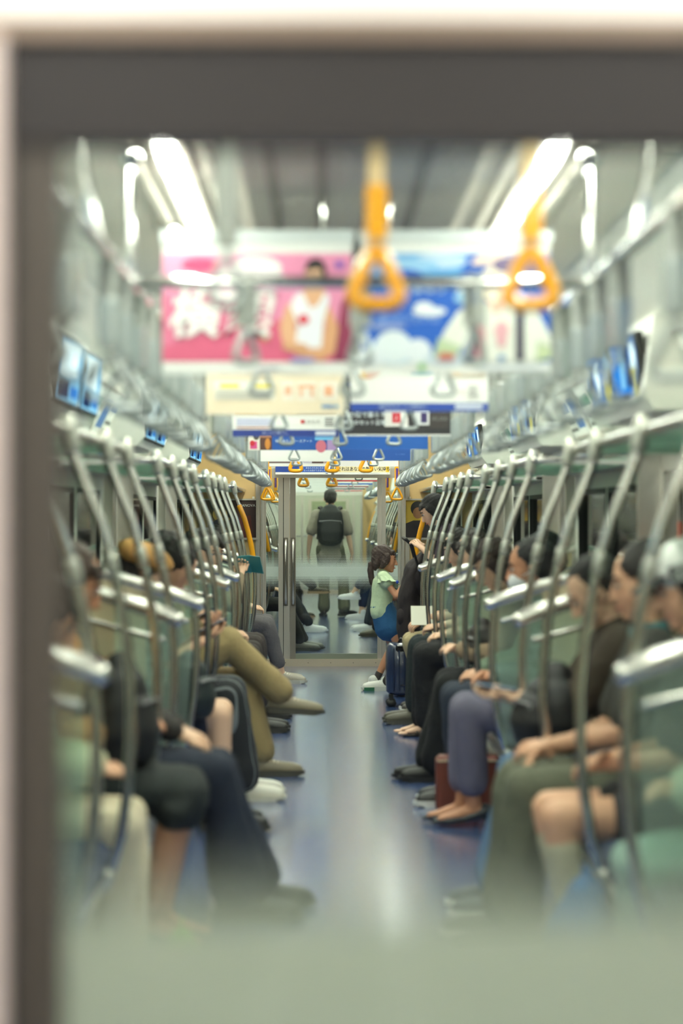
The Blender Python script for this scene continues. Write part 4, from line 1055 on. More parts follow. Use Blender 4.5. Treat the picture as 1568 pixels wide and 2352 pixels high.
    if hat:
        m = MB(); hcm = cloth(hat['col'], 'hat')
        if hat['kind'] == 'cap':
            m.ell(H(-0.012,0,0.062), (0.112*hs,0.094*hs,0.088*hs), None, rot=Hm, n=20, k=12)
            me = solid(m, 0.008, 2, material=hcm); hp_ = obj('cap', me, root)
            b = MB(); b.tube([H(0.07,0.0,0.052),H(0.12,0,0.046),H(0.165,0,0.030)], [(0.078*hs,0.010*hs),(0.070*hs,0.007*hs),(0.035*hs,0.005*hs)], hcm if 'brim' not in hat else cloth(hat['brim']), n=14, lat=Hm @ V((0,1,0))); obj('brim', b, hp_)
            if hat.get('text'):
                sg = hat.get('side', 1); w = hat['text'].split('\n')
                b = MB(); b.box(0,1,0,1,0,1,flat((58,60,66)))
                c0 = H(0.02, sg*0.100, 0.055)
                ax = Hm @ V((1,0,0)); az = Hm @ V((0,0.12*-sg,1)).normalized(); ay = ax.cross(az)
                def L3(p): return tuple(c0+ax*(p[0]-0.5)*0.085*hs+az*(p[2]-0.5)*0.05*hs+ay*(p[1]-0.5)*0.004*hs)
                b.v = [L3(v) for v in b.v]; obj('patch', b, hp_)
                for i, t in enumerate(w):
                    tt = text(t, 0.026*hs, (230,230,226), hp_, (0,0,0), bold=0.0006)
                    xa = ax if sg < 0 else -ax
                    Mx = Matrix((xa, az, xa.cross(az))).transposed().to_4x4(); Mx.translation = c0+(xa.cross(az))*0.0035+az*((0.5*(len(w)-1)-i)*0.022)*hs
                    tt.matrix_local = Mx
        else:
            m.ell(H(-0.02,0,0.078), (0.135*hs,0.125*hs,0.062*hs), None, rot=Hm, n=20, k=10); m.ell(H(-0.01,0,0.05), (0.104*hs,0.092*hs,0.05*hs), None, rot=Hm, n=20, k=10)
            obj('beret', solid(m, 0.008, 2, noise=0.003, nscale=25, material=hcm), root)
    if S.get('mask'):
        m = MB(); m.ell(H(0.058,0,-0.052), (0.056*hs,0.060*hs,0.052*hs), None, rot=Hm, n=18, k=12)
        mk = obj('face_mask', solid(m, 0.007, 2, material=mat('mask_white', (238,240,242), 0.8)), root)
        b = MB()
        for sg in (1, -1): b.tube([H(0.05,sg*0.058,-0.03),H(0.0,sg*0.088,-0.01)], 0.0022, flat((240,240,240)), n=5)
        obj('ear_loop', b, mk)
    if S.get('glasses'):
        m = MB()
        for sg in (1, -1):
            m.tube([H(0.104,sg*0.034+0.024*math.cos(a/10*6.283),0.006+0.019*math.sin(a/10*6.283)) for a in range(10)], 0.002, rubber, n=5, closed=True)
            m.tube([H(0.100,sg*0.058,0.01),H(0.0,sg*0.090,0.004)], 0.002, rubber, n=5)
        obj('glasses', m, root)
    # ---- top
    tp = S.get('top')
    if tp:
        lo = tp.get('loose', 0.012); tm = tp.get('mat') or cloth(tp['col'])
        m = MB()
        hem = tp.get('hem', 0.02)
        m.tube([hip-u*hem*k, hip+u*0.12*tk, ch, hip+u*0.39*tk, nb-u*0.045*k, nb-u*0.005*k], [((0.150+lo)*k,(0.110+lo)*k),((0.135+lo*1.2)*k,(0.100+lo)*k),((0.150+lo)*k,(0.105+lo)*k),((0.158+lo)*k,(0.092+lo)*k),((0.080+lo)*k,(0.062+lo)*k),((0.048+lo)*k,(0.046+lo)*k)], None, n=18, lat=yl)
        m.tube([sh_[1], nb-u*0.040*k, sh_[-1]], [(0.046+lo)*k,(0.054+lo)*k,(0.046+lo)*k], None, n=12, lat=u)
        for sg in (1, -1):
            a, b, c = sh_[sg], el[sg], wr[sg]; sl = tp.get('sleeve', 'short')
            if sl == 'short': m.tube([a, a.lerp(b, 0.35), a.lerp(b, 0.78)], [(0.050+lo)*k,(0.052+lo)*k,(0.050+lo)*k], None, n=12, lat=fwd_u)
            elif sl == 'long':
                m.tube([a, a.lerp(b, 0.4), b], [(0.050+lo)*k,(0.048+lo)*k,(0.042+lo)*k], None, n=12, lat=fwd_u)
                m.tube([b, b.lerp(c, 0.5), b.lerp(c, 0.93)], [(0.042+lo)*k,(0.040+lo)*k,(0.031+lo)*k], None, n=12, lat=fwd_u)
            elif sl == 'cap':
                m.tube([a, a.lerp(b, 0.25)], [(0.050+lo)*k,(0.060+lo)*k], None, n=12, lat=fwd_u)
        o = obj(tp.get('name', 'shirt'), solid(m, vox, 3, noise=0.0050*tp.get('fold', 1), nscale=13, material=tm, seed=int(abs(pos[1])*10)), root)
        if tp.get('ruffle'):
            for sg in (1, -1):
                a, b = sh_[sg], el[sg]; dr = (b-a).normalized(); e1 = fwd_u; e2 = dr.cross(e1).normalized(); m = MB(); vs = []; n_ = 36
                for j, (t_, r_) in enumerate(((0.0,0.066),(0.04,0.088),(0.10,0.118))):
                    for i in range(n_):
                        th = 2*math.pi*i/n_; rr = (r_+0.010*j*math.sin(th*9))*k
                        vs.append(a+dr*t_*k*1.1+(e1*math.cos(th)+e2*math.sin(th))*rr)
                fs = [(j*n_+i, j*n_+(i+1) % n_, (j+1)*n_+(i+1) % n_, (j+1)*n_+i) for j in range(2) for i in range(n_)]
                m.add(vs, fs, tm, True); obj('ruffle', m, root)
    if S.get('collar'):
        m = MB(); c0 = nb+neck_d*0.012*k
        m.tube([c0+(fwd_u*math.cos(a/14*6.283)*0.064+yl*math.sin(a/14*6.283)*0.066+u*(-0.012*math.cos(a/14*6.283)))*k for a in range(14)], [(0.022*k,0.008*k)]*14, cloth(S['collar']), n=8, lat=u, closed=True); obj('collar', m, root)
    # ---- bottom
    bt = S.get('bottom')
    if bt:
        kd = bt['kind']; bm_ = bt.get('mat') or cloth(bt['col'], bt.get('key', '')); m = MB(); lo = bt.get('loose', 0.010)
        if kd in ('trousers', 'shorts'):
            m.tube([hip-u*0.07*k, hip, hip+u*0.09*k], [(0.145*k,0.10*k),(0.162*k,0.118*k),(0.140*k,0.105*k)], None, n=16, lat=yl)
            for sg in (1, -1):
                a, b, c = hj[sg], kn[sg], an[sg]
                if kd == 'shorts':
                    e_ = a.lerp(b, bt.get('len', 0.78)); m.tube([a, a.lerp(b, 0.4), e_], [(0.088+lo)*k,(0.082+lo)*k,(0.076+lo*1.8)*k], None, n=14, lat=yl)
                else:
                    m.tube([a, a.lerp(b, 0.45), b.lerp(a, 0.06)], [(0.088+lo)*k,(0.078+lo)*k,(0.062+lo)*k], None, n=14, lat=yl)
                    e_ = b.lerp(c, bt.get('len', 0.93)); w_ = bt.get('cuff', 0.052)
                    m.tube([b, b.lerp(c, 0.35), e_], [(0.061+lo)*k,(0.058+lo)*k,(w_+lo*0.6)*k], None, n=14, lat=yl)
        else:
            mid = lambda q: (q[1]+q[-1])/2
            K = mid(kn); A_ = mid(an); spread = abs((kn[1]-kn[-1]).dot(yl))/2
            wdt = spread+0.075*k
            if S.get('pose', 'sit') == 'sit':
                m.tube([hip-u*0.03, hip.lerp(K, 0.35), hip.lerp(K, 0.75), K+V((0.02,0,0))], [(0.17*k,0.12*k),(0.175*k,0.105*k),(wdt+0.01,0.085*k),(wdt,0.070*k)], None, n=18, lat=yl)
                dn = bt.get('len', 0.35); e_ = K.lerp(A_, dn)
                m.tube([K+V((0.0,0,-0.01)), K.lerp(A_, dn*0.5)+V((0.01,0,0)), e_], [(wdt,0.075*k),(wdt+lo,0.085*k),(wdt+lo*2,(0.07+lo)*k)], None, n=18, lat=yl)
            else:
                e_ = hip.lerp(K, bt.get('len', 0.75)); m.tube([hip+u*0.09*k, hip, e_], [(0.152*k,0.124*k),(0.165*k,0.136*k),(0.195*k,0.172*k)], None, n=20, lat=yl)
        nm = {'trousers':'trousers','shorts':'shorts'}.get(kd, 'skirt')
        obj(nm, solid(m, vox, 3, noise=0.0052*bt.get('fold', 1), nscale=11, material=bm_, seed=int(abs(pos[1])*7)), root)
    root['j'] = 0; del root['j']
    return root, dict(H=H, hc=hc, Hm=Hm, nb=nb, u=u, yl=yl, fw=fwd_u, sh=sh_, el=el, wr=wr, kn=kn, an=an, hip=hip)
def pattern(name, c1, c2, axis, scale, duty=0.2, c3=None, check=False):
    if name in _M: return _M[name]
    m = cloth(c1, name).copy(); m.name = name; nt = m.node_tree; b = nt.nodes['Principled BSDF']
    tc = nt.nodes.new('ShaderNodeTexCoord'); sp = nt.nodes.new('ShaderNodeSeparateXYZ'); nt.links.new(tc.outputs['Object'], sp.inputs[0])
    def band(ax): return nmath(nt, 'LESS_THAN', nmath(nt, 'FRACT', nmath(nt, 'MULTIPLY', sp.outputs[ax], scale)), duty)
    f = band(axis)
    if check: f = nmath(nt, 'MULTIPLY', nmath(nt, 'ADD', f, band(2)), 0.5)
    mx = nt.nodes.new('ShaderNodeMix'); mx.data_type = 'RGBA'; nt.links.new(f, mx.inputs[0])
    mx.inputs[6].default_value = col(c1); mx.inputs[7].default_value = col(c2); nt.links.new(mx.outputs[2], b.inputs['Base Color'])
    _M[name] = m; return m
# ------------------------------------------------------------------ who sits where
BLK = (24,24,27); WHT = (236,236,230)
def sit(s, Y, label, S, x=0.97): return person(label, (s*x, Y, 0), 0 if s < 0 else math.pi, S)
def loc2(s, Y, p, x=0.97):      # figure's own frame -> world
    return Vector((s*x+(p[0] if s < 0 else -p[0]), Y+(p[1] if s < 0 else -p[1]), p[2]))
stripe = pattern('striped_trousers', (40,42,46), (120,126,130), 1, 24, 0.16)
check = pattern('checked_shirt', (152,143,128), (188,180,166), 1, 42, 0.45, check=True)
sneak = dict(kind='sneaker', col=(232,228,216), sole=(226,220,200), laces=(240,240,236))
dshoe = dict(kind='sneaker', col=(44,44,42), sole=(60,58,54))
# --- left side, nearest first
sit(-1, 7.0, 'person in a pale top and cream trousers, nearest seat on the left, head bowed', dict(k=0.92, lean=12, hp=30, skin='mid', hair=(60,44,36), style='bob', top=dict(col=(214,214,180), sleeve='long', loose=0.03), bottom=dict(kind='trousers', col=(228,214,186), loose=0.008, cuff=0.05), shoes=dict(kind='sneaker', col=(214,190,180)), footL=(0.40,0.10,0.09), footR=(0.36,-0.08,0.09)), x=1.06)
sit(-1, 7.62, 'person in an ochre top and black skirt with bare legs on the near left bench', dict(lean=3, hp=24, skin='tan', style='long', hair=(70,50,40), top=dict(col=(198,146,80), sleeve='long', loose=0.02), bottom=dict(kind='skirt', col=(36,42,42), len=0.12, loose=0.02), shoes=dict(kind='pump', col=BLK), footL=(0.36,0.10,0.09), footR=(0.34,-0.05,0.09), handL=(0.26,0.10,0.70), handR=(0.24,-0.10,0.70)))
sit(-1, 8.2, 'person in flared dark jeans and black shoes, farthest on the near left bench', dict(lean=-14, hp=10, style='short', top=dict(col=(60,56,54), sleeve='long'), bottom=dict(kind='trousers', col=(36,43,60), loose=0.012, cuff=0.095), shoes=dict(kind='sneaker', col=(30,34,32), sole=(40,44,40)), footL=(0.56,0.16,0.09), footR=(0.52,-0.10,0.09)), x=0.89)
sit(-1, 10.48, 'person in a tan beret and navy shorts with bare knees on the left', dict(lean=4, hp=22, skin='light', style='bob', hat=dict(kind='beret', col=(196,146,84)), top=dict(col=(40,58,56), sleeve='long', loose=0.03), bottom=dict(kind='shorts', col=(34,40,60), len=0.62, loose=0.03), shoes=dshoe, footL=(0.40,0.12,0.09), footR=(0.43,-0.10,0.09), handL=(0.20,0.06,0.62), handR=(0.24,-0.06,0.60), hip=0.46), x=0.96)
sit(-1, 11.6, 'black-haired person in striped black trousers and white sneakers, looking down', dict(lean=10, hp=34, hy=-10, skin='mid', top=dict(col=(120,120,116), sleeve='short', loose=0.02), bottom=dict(kind='trousers', col=BLK, mat=stripe, loose=0.03, cuff=0.075), shoes=sneak, footL=(0.48,0.14,0.09), footR=(0.49,-0.10,0.09), handL=(0.30,0.05,0.80), handR=(0.30,-0.05,0.76), palmL=(-0.4,0,0.8), palmR=(-0.4,0,0.8)))
sit(-1, 12.55, 'person in khaki trousers with crossed legs and grey laced sneakers', dict(lean=2, hp=20, skin='mid', style='short', top=dict(col=(150,132,98), sleeve='long', loose=0.02), bottom=dict(kind='trousers', col=(164,142,100), loose=0.022, cuff=0.06, len=0.90), shoes=dict(kind='sneaker', col=(150,138,116), sole=(84,80,70), laces=(226,214,186)), footL=(0.55,0.02,0.09), footR=(0.66,0.02,0.42), kneeR=(0.25,0,1), toeR=(1,0.02,-0.06), handL=(0.24,0.1,0.78), handR=(0.2,-0.06,0.80), vox=0.010), x=0.95)
sit(-1, 15.2, 'dark-haired person in brown behind the poles on the left, farther bench', dict(lean=6, hp=18, style='short', hair=(52,48,48), top=dict(col=(122,96,76), sleeve='long'), bottom=dict(kind='trousers', col=(60,54,52)), shoes=dshoe, vox=0.013))
sit(-1, 16.25, 'person holding a teal book on the left, beyond the one in brown', dict(lean=6, hp=25, style='bob', hair=(46,36,32), top=dict(col=(150,134,112), sleeve='long'), bottom=dict(kind='trousers', col=(70,62,60)), shoes=dshoe, handL=(0.32,0.08,0.98), handR=(0.32,-0.08,0.96), vox=0.013))
sit(-1, 19.6, 'person in grey trousers with bare ankles beside the end wall on the left', dict(lean=2, hp=10, style='short', top=dict(col=(70,70,72), sleeve='short'), bottom=dict(kind='trousers', col=(104,100,104), len=0.80, cuff=0.05), shoes=dict(kind='sneaker', col=(176,168,154), sole=(200,196,186), laces=(236,230,214)), footL=(0.53,0.12,0.09), footR=(0.55,-0.06,0.09), skin='light', vox=0.011), x=0.98)
# --- right side, nearest first
sit(1, 6.15, 'person in a pale cardigan and teal skirt behind the nearest right partition', dict(lean=6, hp=20, style='bob', top=dict(col=(206,212,190), sleeve='long', loose=0.03), bottom=dict(kind='longskirt', col=(140,170,158), len=0.85, loose=0.04), shoes=dict(kind='pump', col=(60,60,70)), handL=(0.28,0.05,0.66), handR=(0.28,-0.05,0.66), footL=(0.34,0.1,0.09), footR=(0.34,-0.1,0.09), k=0.92), x=1.12)
sit(1, 7.0, 'person in a white and dark cap with bare knees and pale knee socks', dict(lean=0, hp=16, skin='mid', style='bob', hat=dict(kind='cap', col=(232,232,228), brim=(60,62,66), text='CITY\nCLUB', side=1), top=dict(col=(56,60,62), sleeve='short', loose=0.02), bottom=dict(kind='shorts', col=(50,52,54), len=0.5), shoes=dict(kind='sneaker', col=(60,58,56)), socks=dict(col=(196,188,160), h=0.33), footL=(0.36,0.1,0.09), footR=(0.34,-0.08,0.09), handL=(0.26,0.02,0.64), handR=(0.24,-0.02,0.66)), x=1.01)
sit(1, 7.62, 'person with short dark hair, teal collar and olive-grey trousers', dict(collar=(84,136,140), lean=2, hp=12, skin='mid', style='short', top=dict(col=(66,66,62), sleeve='short', loose=0.015), bottom=dict(kind='trousers', col=(104,106,90), loose=0.022, cuff=0.07), shoes=dict(kind='sneaker', col=(70,74,70)), footL=(0.46,0.13,0.09), footR=(0.47,-0.13,0.09), handL=(0.34,0.05,0.64), handR=(0.32,-0.03,0.62)), x=0.97)
sit(1, 8.22, 'black-haired person in a dark brown T-shirt and blue denim, reading a phone', dict(lean=10, hp=30, hy=4, skin='light', style='short', hair=(24,22,22), top=dict(col=(70,60,50), sleeve='short', loose=0.03), bottom=dict(kind='longskirt', col=(84,118,156), len=0.88, loose=0.05), shoes=dict(kind='sneaker', col=(60,70,84)), footL=(0.46,0.10,0.09), footR=(0.46,-0.10,0.09), handL=(0.44,0.03,0.74), handR=(0.42,-0.05,0.74), palmL=(0,0,1), palmR=(0,0,1), hdirL=(1,0,0.1), hdirR=(1,0,0.1), k=0.96), x=1.0)
sit(1, 10.55, 'person in a white face mask, lavender-grey trousers and black pumps', dict(lean=12, hp=6, mask=True, skin='tan', style='short', hair=(34,32,34), top=dict(col=(96,116,110), sleeve='long', loose=0.02), bottom=dict(kind='trousers', col=(112,108,128), len=0.76, cuff=0.06, loose=0.014), shoes=dict(kind='pump', col=(52,56,60)), footL=(0.40,0.03,0.10), footR=(0.44,-0.06,0.10), vox=0.010, handL=(0.30,0.06,0.66), handR=(0.30,-0.06,0.66)))
sit(1, 11.35, 'person with grey-black hair in dark jeans beyond the masked one', dict(lean=0, hp=14, skin='mid', style='short', hair=(44,44,46), top=dict(col=(108,124,104), sleeve='long', loose=0.02), bottom=dict(kind='trousers', col=(42,50,66), loose=0.016), shoes=dict(kind='sneaker', col=(50,50,50)), footL=(0.42,0.10,0.09), footR=(0.40,-0.10,0.09)))
sit(1, 12.25, 'person in wide black trousers and black shoes, middle of the right side', dict(lean=14, hp=26, skin='light', style='bob', hair=(56,40,32), top=dict(col=(150,128,104), sleeve='long', loose=0.02), bottom=dict(kind='trousers', col=(24,25,27), loose=0.024, cuff=0.085), shoes=dict(kind='sneaker', col=(28,28,28), sole=(34,34,34)), footL=(0.47,-0.05,0.09), footR=(0.50,-0.16,0.09), handL=(0.36,0.03,0.68), handR=(0.34,-0.05,0.68)), x=0.98)
sit(1, 14.9, 'person in black trousers and sandals with bare toes on the right', dict(lean=8, hp=20, skin='light', style='long', hair=(46,34,30), top=dict(col=(176,170,140), sleeve='short', loose=0.02), bottom=dict(kind='trousers', col=(25,26,29), loose=0.02, cuff=0.08), shoes=dict(kind='sandal', col=(60,50,44)), footL=(0.40,0.06,0.09), footR=(0.42,-0.08,0.09), vox=0.012))
sit(1, 15.85, 'person in dark trousers with olive sneakers stretched towards the aisle', dict(lean=4, hp=16, style='short', top=dict(col=(60,66,78), sleeve='short'), bottom=dict(kind='trousers', col=(34,44,46), loose=0.02), shoes=dict(kind='sneaker', col=(92,88,76), sole=(84,82,72)), footL=(0.46,0.14,0.09), footR=(0.46,-0.06,0.09), vox=0.012, handL=(0.30,0.08,0.64)), x=0.98)
sit(1, 16.72, 'person in beige trousers holding a sheet of paper, behind the blue suitcase', dict(lean=6, hp=24, style='bob', skin='light', top=dict(col=(60,74,84), sleeve='short', loose=0.02), bottom=dict(kind='trousers', col=(176,160,124), loose=0.012), shoes=dict(kind='sneaker', col=(60,56,54)), footL=(0.30,0.10,0.09), footR=(0.30,-0.10,0.09), handL=(0.34,0.06,0.66), handR=(0.34,-0.08,0.66), hdirL=(0.7,-0.1,-0.5), hdirR=(0.7,0.1,-0.5), vox=0.011), x=0.96)
sit(1, 19.25, 'person in black trousers and white sneakers with green toe, behind the girl', dict(lean=0, hp=10, style='short', skin='mid', top=dict(col=(40,38,44), sleeve='long'), bottom=dict(kind='trousers', col=(30,30,34), loose=0.02, len=0.78), shoes=dict(kind='sneaker', col=(236,236,228), sole=(220,220,208), laces=(246,246,240), patch=(44,110,74)), socks=dict(col=(52,48,46), h=0.12), footL=(0.545,0.50,0.09), footR=(0.38,-0.05,0.09), toeL=(1,0.06,0), vox=0.011), x=0.97)
# --- standing
st_, J = person('dark-haired person in a dark purple top bending over the pushchair', (1.02, 18.05, 0), math.pi, dict(pose='stand', lean=24, hp=20, skin='light', style='bob', hair=(30,26,26), top=dict(col=(58,48,60), sleeve='short', loose=0.02), bottom=dict(kind='trousers', col=(48,44,52), loose=0.02), shoes=dshoe, footL=(0.02,0.11,0.09), footR=(-0.02,-0.11,0.09), handL=(0.36,0.10,1.12), handR=(0.36,-0.10,1.12), k=0.95, vox=0.012))
girl, GJ = person('small girl with a long ponytail, pale green blouse and denim skirt', (0.375, 18.86, 0), 0, dict(pose='stand', k=0.665, head=1.32, hip=0.655, torso=0.80, legs=1.10, lean=3, hp=6, skin='tan', style='pony', hair=(62,44,38), closed=True, vox=0.0065, hvox=0.0075, hk=1.1, curl=0.2,
    top=dict(col=(206,226,188), sleeve='cap', loose=0.026, name='blouse', ruffle=True, hem=0.06, fold=0.7), bottom=dict(kind='skirt', col=(42,98,146), len=0.52, fold=0.8), shoes=dict(kind='sneaker', col=(232,234,228), sole=(210,212,204)), socks=dict(col=(70,66,64), h=0.10),
    footL=(-0.05,0.045,0.062), footR=(0.045,-0.05,0.062), toeR=(1,-0.1,0), kneeR=(1,0,0.05), handL=(0.185,0.05,0.735), handR=(0.19,-0.10,0.86), hdirL=(1,0.0,-0.15), hdirR=(1,0.0,-0.1), palmR=(0,0.3,1), palmL=(0,0,-1), elbL=(-0.3,0.4,-1), elbR=(-0.3,-0.6,-1), sw=0.165))
man, MJ = person('person walking away beyond the glass door in a checked shirt with a black backpack', (0.015, 32.8, 0), math.pi/2, dict(pose='stand', k=1.035, head=0.99, lean=2, hp=14, skin='light', style='short', hair=(44,38,38), vox=0.011,
    top=dict(col=(164,154,138), mat=check, sleeve='short', loose=0.026, hem=0.09), bottom=dict(kind='trousers', col=(104,104,84), loose=0.016, cuff=0.07), shoes=dict(kind='sneaker', col=(44,40,38), sole=(60,56,50)),
    footL=(0.0,0.085,0.09), footR=(-0.10,-0.19,0.10), toeR=(0.55,-0.9,0), kneeR=(1,-0.3,0), handL=(0.06,0.30,0.86), handR=(0.02,-0.30,0.84), elbL=(-0.6,0.5,0), elbR=(-0.6,-0.5,0), hdirL=(0.1,0,-1), hdirR=(0.1,0,-1), palmL=(0,-1,0), palmR=(0,1,0)))
# --- beyond the door
W2 = 'beyond the gangway door'
sit(-1, 24.4, 'person in black with outstretched leg %s, nearest on the left' % W2, dict(lean=4, top=dict(col=BLK, sleeve='long'), bottom=dict(kind='trousers', col=(32,32,34)), shoes=dict(kind='sneaker', col=(120,120,116), sole=(90,90,90)), footL=(0.62,1.4-1.25,0.09), footR=(0.58,-0.08,0.09), vox=0.014), x=0.9)
sit(-1, 28.2, 'person in dark clothes with white sneakers %s on the left' % W2, dict(lean=4, top=dict(col=(50,60,70)), bottom=dict(kind='trousers', col=(40,44,54)), shoes=dict(kind='sneaker', col=(236,236,240), sole=(240,240,240)), footL=(0.64,0.12,0.09), footR=(0.66,-0.08,0.10), vox=0.014), x=0.9)
sit(-1, 32.2, 'person with crossed legs and a dark canvas shoe %s on the left' % W2, dict(lean=4, top=dict(col=(60,50,50)), bottom=dict(kind='trousers', col=(36,34,36)), shoes=dict(kind='sneaker', col=(70,64,50), sole=(170,140,110), laces=(220,206,170)), footL=(0.5,0.05,0.09), footR=(0.70,0.0,0.42), kneeR=(0.2,0,1), vox=0.014), x=0.9)
sit(1, 27.2, 'person in black with olive boots %s, nearest on the right' % W2, dict(lean=16, hp=25, style='short', hair=(26,28,30), skin='mid', top=dict(col=(44,52,52), sleeve='long'), bottom=dict(kind='trousers', col=(36,40,38), loose=0.02), shoes=dict(kind='sneaker', col=(84,82,70), sole=(76,74,64)), footL=(0.44,0.10,0.09), footR=(0.42,-0.10,0.09), vox=0.014))
sit(1, 28.5, 'person with dark hair leaning forward %s on the right' % W2, dict(lean=24, hp=20, style='short', hair=(20,26,28), skin='mid', top=dict(col=(50,56,60)), bottom=dict(kind='trousers', col=(50,56,66)), shoes=dict(kind='sneaker', col=(230,230,232), sole=(236,236,236)), footL=(0.50,0.1,0.09), footR=(0.52,-0.1,0.09), vox=0.014))
sit(1, 31.6, 'person with crossed bare ankles and white sneakers %s on the right' % W2, dict(lean=4, skin='light', top=dict(col=(200,200,200)), bottom=dict(kind='trousers', col=(40,50,80), len=0.72), shoes=dict(kind='sneaker', col=(240,240,242), sole=(236,236,238), laces=(250,250,250)), footL=(0.60,0.0,0.36), footR=(0.50,-0.05,0.09), kneeL=(0.2,0,1), vox=0.014), x=0.92)

# ------------------------------------------------------------------ things carried
def thing(name, loc, label, cat, rz=0, rx=0, ry=0):
    e = empty(name, loc, rz, label, cat); e.rotation_euler = (rx, ry, rz); return e
# man's backpack
def backpack(loc, rz, colr, label, w=0.30, h=0.44, d=0.16, straps=True, rx=0):
    e = thing('backpack', loc, label, 'backpack', rz, rx)
    bm = mat('pack_%d_%d_%d' % tuple(colr), colr, 0.55, bump=0.3, bscale=200)
    m = MB(); m.tube([(0,0,0.035),(0,0,h*0.25),(0,0,h*0.6),(0,0,h*0.85),(0,0,h*0.97)], [(w*0.44,d*0.42),(w*0.50,d*0.52),(w*0.49,d*0.5),(w*0.42,d*0.42),(w*0.26,d*0.26)], None, n=22, lat=(1,0,0))
    obj('bag_body', solid(m, 0.010, 2, noise=0.002, material=bm), e)
    m = MB(); m.tube([(0,-d*0.36,h*0.10),(0,-d*0.40,h*0.3),(0,-d*0.36,h*0.55)], [(w*0.38,d*0.28),(w*0.42,d*0.30),(w*0.38,d*0.24)], None, n=18, lat=(1,0,0)); obj('front_pocket', solid(m, 0.010, 2, material=bm), e)
    m = MB(); m.tube([(-w*0.40,-d*0.56,h*0.60),(0,-d*0.64,h*0.625),(w*0.40,-d*0.56,h*0.60)], 0.0045, mat('zip_grey', (150,150,152), 0.3, 0.6), n=6); m.tube([(w*0.40,-d*0.56,h*0.60),(w*0.42,-d*0.58,h*0.53)], 0.003, mat('zip_grey', (0,0,0)), n=5); obj('zip', m, e)
    m = MB(); m.tube([(-0.03,0.0,h*0.97),(-0.025,0,h*1.06),(0.025,0,h*1.06),(0.03,0.0,h*0.97)], 0.007, bm, n=6); obj('carry_loop', m, e)
    return e
bp = backpack((0.015, 32.8-0.225, 1.00), 0, (40,42,44), 'black backpack with a grey zip on the back of the walking person', w=0.37, h=0.50, d=0.18)
m = MB()
for s in (-1, 1):
    pts = [Vector((s*0.09,0.06,0.40)), Vector((s*0.115,0.10,0.47)), Vector((s*0.135,0.19,0.500)), Vector((s*0.14,0.29,0.47)), Vector((s*0.14,0.35,0.36)), Vector((s*0.14,0.35,0.16)), Vector((s*0.16,0.22,0.06)), Vector((s*0.12,0.06,0.06))]
    m.tube(pts, [(0.031,0.009)]*8, mat('pack_strap', (42,38,38), 0.7), n=8, lat=(1,0,0.0))
obj('shoulder_strap', m, bp)
backpack((-0.73, 7.55, 0.60), R(80), (30,30,32), 'black rucksack standing on the lap of the person in the ochre top', w=0.26, h=0.30, d=0.18)
backpack((0.70, 8.15, 0.60), R(-80), (34,34,36), 'black rounded bag on the lap of the person reading a phone', w=0.34, h=0.22, d=0.22)
backpack((-0.66, 10.2, 0.52), R(75), (34,44,46), 'dark green-black bag on the lap of the person in the beret', w=0.26, h=0.24, d=0.16)
backpack((0.72, 12.2, 0.62), R(-70), (36,32,30), 'small black bag on the lap of the person in wide black trousers', w=0.24, h=0.2, d=0.14)
# blue suitcase
e = thing('suitcase', (0.515, 17.2, 0), 'dark blue glossy hard-shell suitcase standing in the aisle', 'suitcase')
shell_m = mat('suitcase_blue', (42,54,82), 0.22, coat=0.6)
m = MB()
for i in range(1): m.tube([(0,0,0.085),(0,0,0.11),(0,0,0.26),(0,0,0.43),(0,0,0.455)], [(0.125,0.085),(0.150,0.108),(0.155,0.112),(0.150,0.108),(0.125,0.085)], shell_m, n=28, lat=(1,0,0), cap=False)
def sup(mb, p=4.0):
    out = []
    for x, y, z in mb.v:
        th = math.atan2(y/0.112, x/0.155); r = (abs(math.cos(th))**p+abs(math.sin(th))**p)**(-1/p); out.append((x*r, y*r, z))
    mb.v = out
sup(m); obj('shell', m, e)
m = MB()
for x in (-0.10,-0.06,-0.02,0.02,0.06,0.10): m.tube([(x,-0.112,0.12),(x,-0.1135,0.42)], 0.006, shell_m, n=6)
obj('rib', m, e)
m = MB(); m.rbox(-0.085, 0.085, -0.120, -0.095, 0.395, 0.45, mat('gloss_black', (26,26,28), 0.2), 0.012); m.tube([(-0.06,-0.03,0.46),(-0.05,-0.03,0.485),(0.05,-0.03,0.485),(0.06,-0.03,0.46)], 0.009, mat('gloss_black', (0,0,0)), n=8); obj('carry_handle', m, e)
for x in (-0.115, 0.115):
    for y in (-0.075, 0.075):
        m = MB(); m.tube([(x-0.012,y,0.026),(x+0.012,y,0.026)], 0.026, rubber, n=14, lat=(0,0,1)); m.box(x-0.015,x+0.015,y-0.015,y+0.015,0.03,0.09,rubber); obj('wheel', m, e)
m = MB(); m.box(-0.05,-0.02,-0.1165,-0.1135,0.155,0.160, chrome); obj('badge', m, e)
# brown leather bag on the floor
e = thing('tote_bag', (0.56, 11.05, 0.0), 'reddish-brown leather bag standing on the floor behind the black pumps', 'bag')
lm = mat('brown_leather', (124,64,50), 0.45, bump=0.2, bscale=120)
m = MB(); m.rbox(-0.13, 0.17, -0.07, 0.07, 0.004, 0.26, lm, 0.018); obj('bag_body', m, e)
m = MB()
for y in (-0.072, 0.072): m.tube([(-0.05,y,0.24),(-0.045,y*0.8,0.33),(0.02,y*0.5,0.37),(0.085,y*0.8,0.33),(0.09,y,0.24)], 0.006, lm, n=6)
obj('bag_handle', m, e)
m = MB(); m.box(-0.128,0.168,-0.0735,-0.071,0.235,0.245, mat('bag_trim', (206,180,150), 0.5)); obj('trim_strip', m, e)
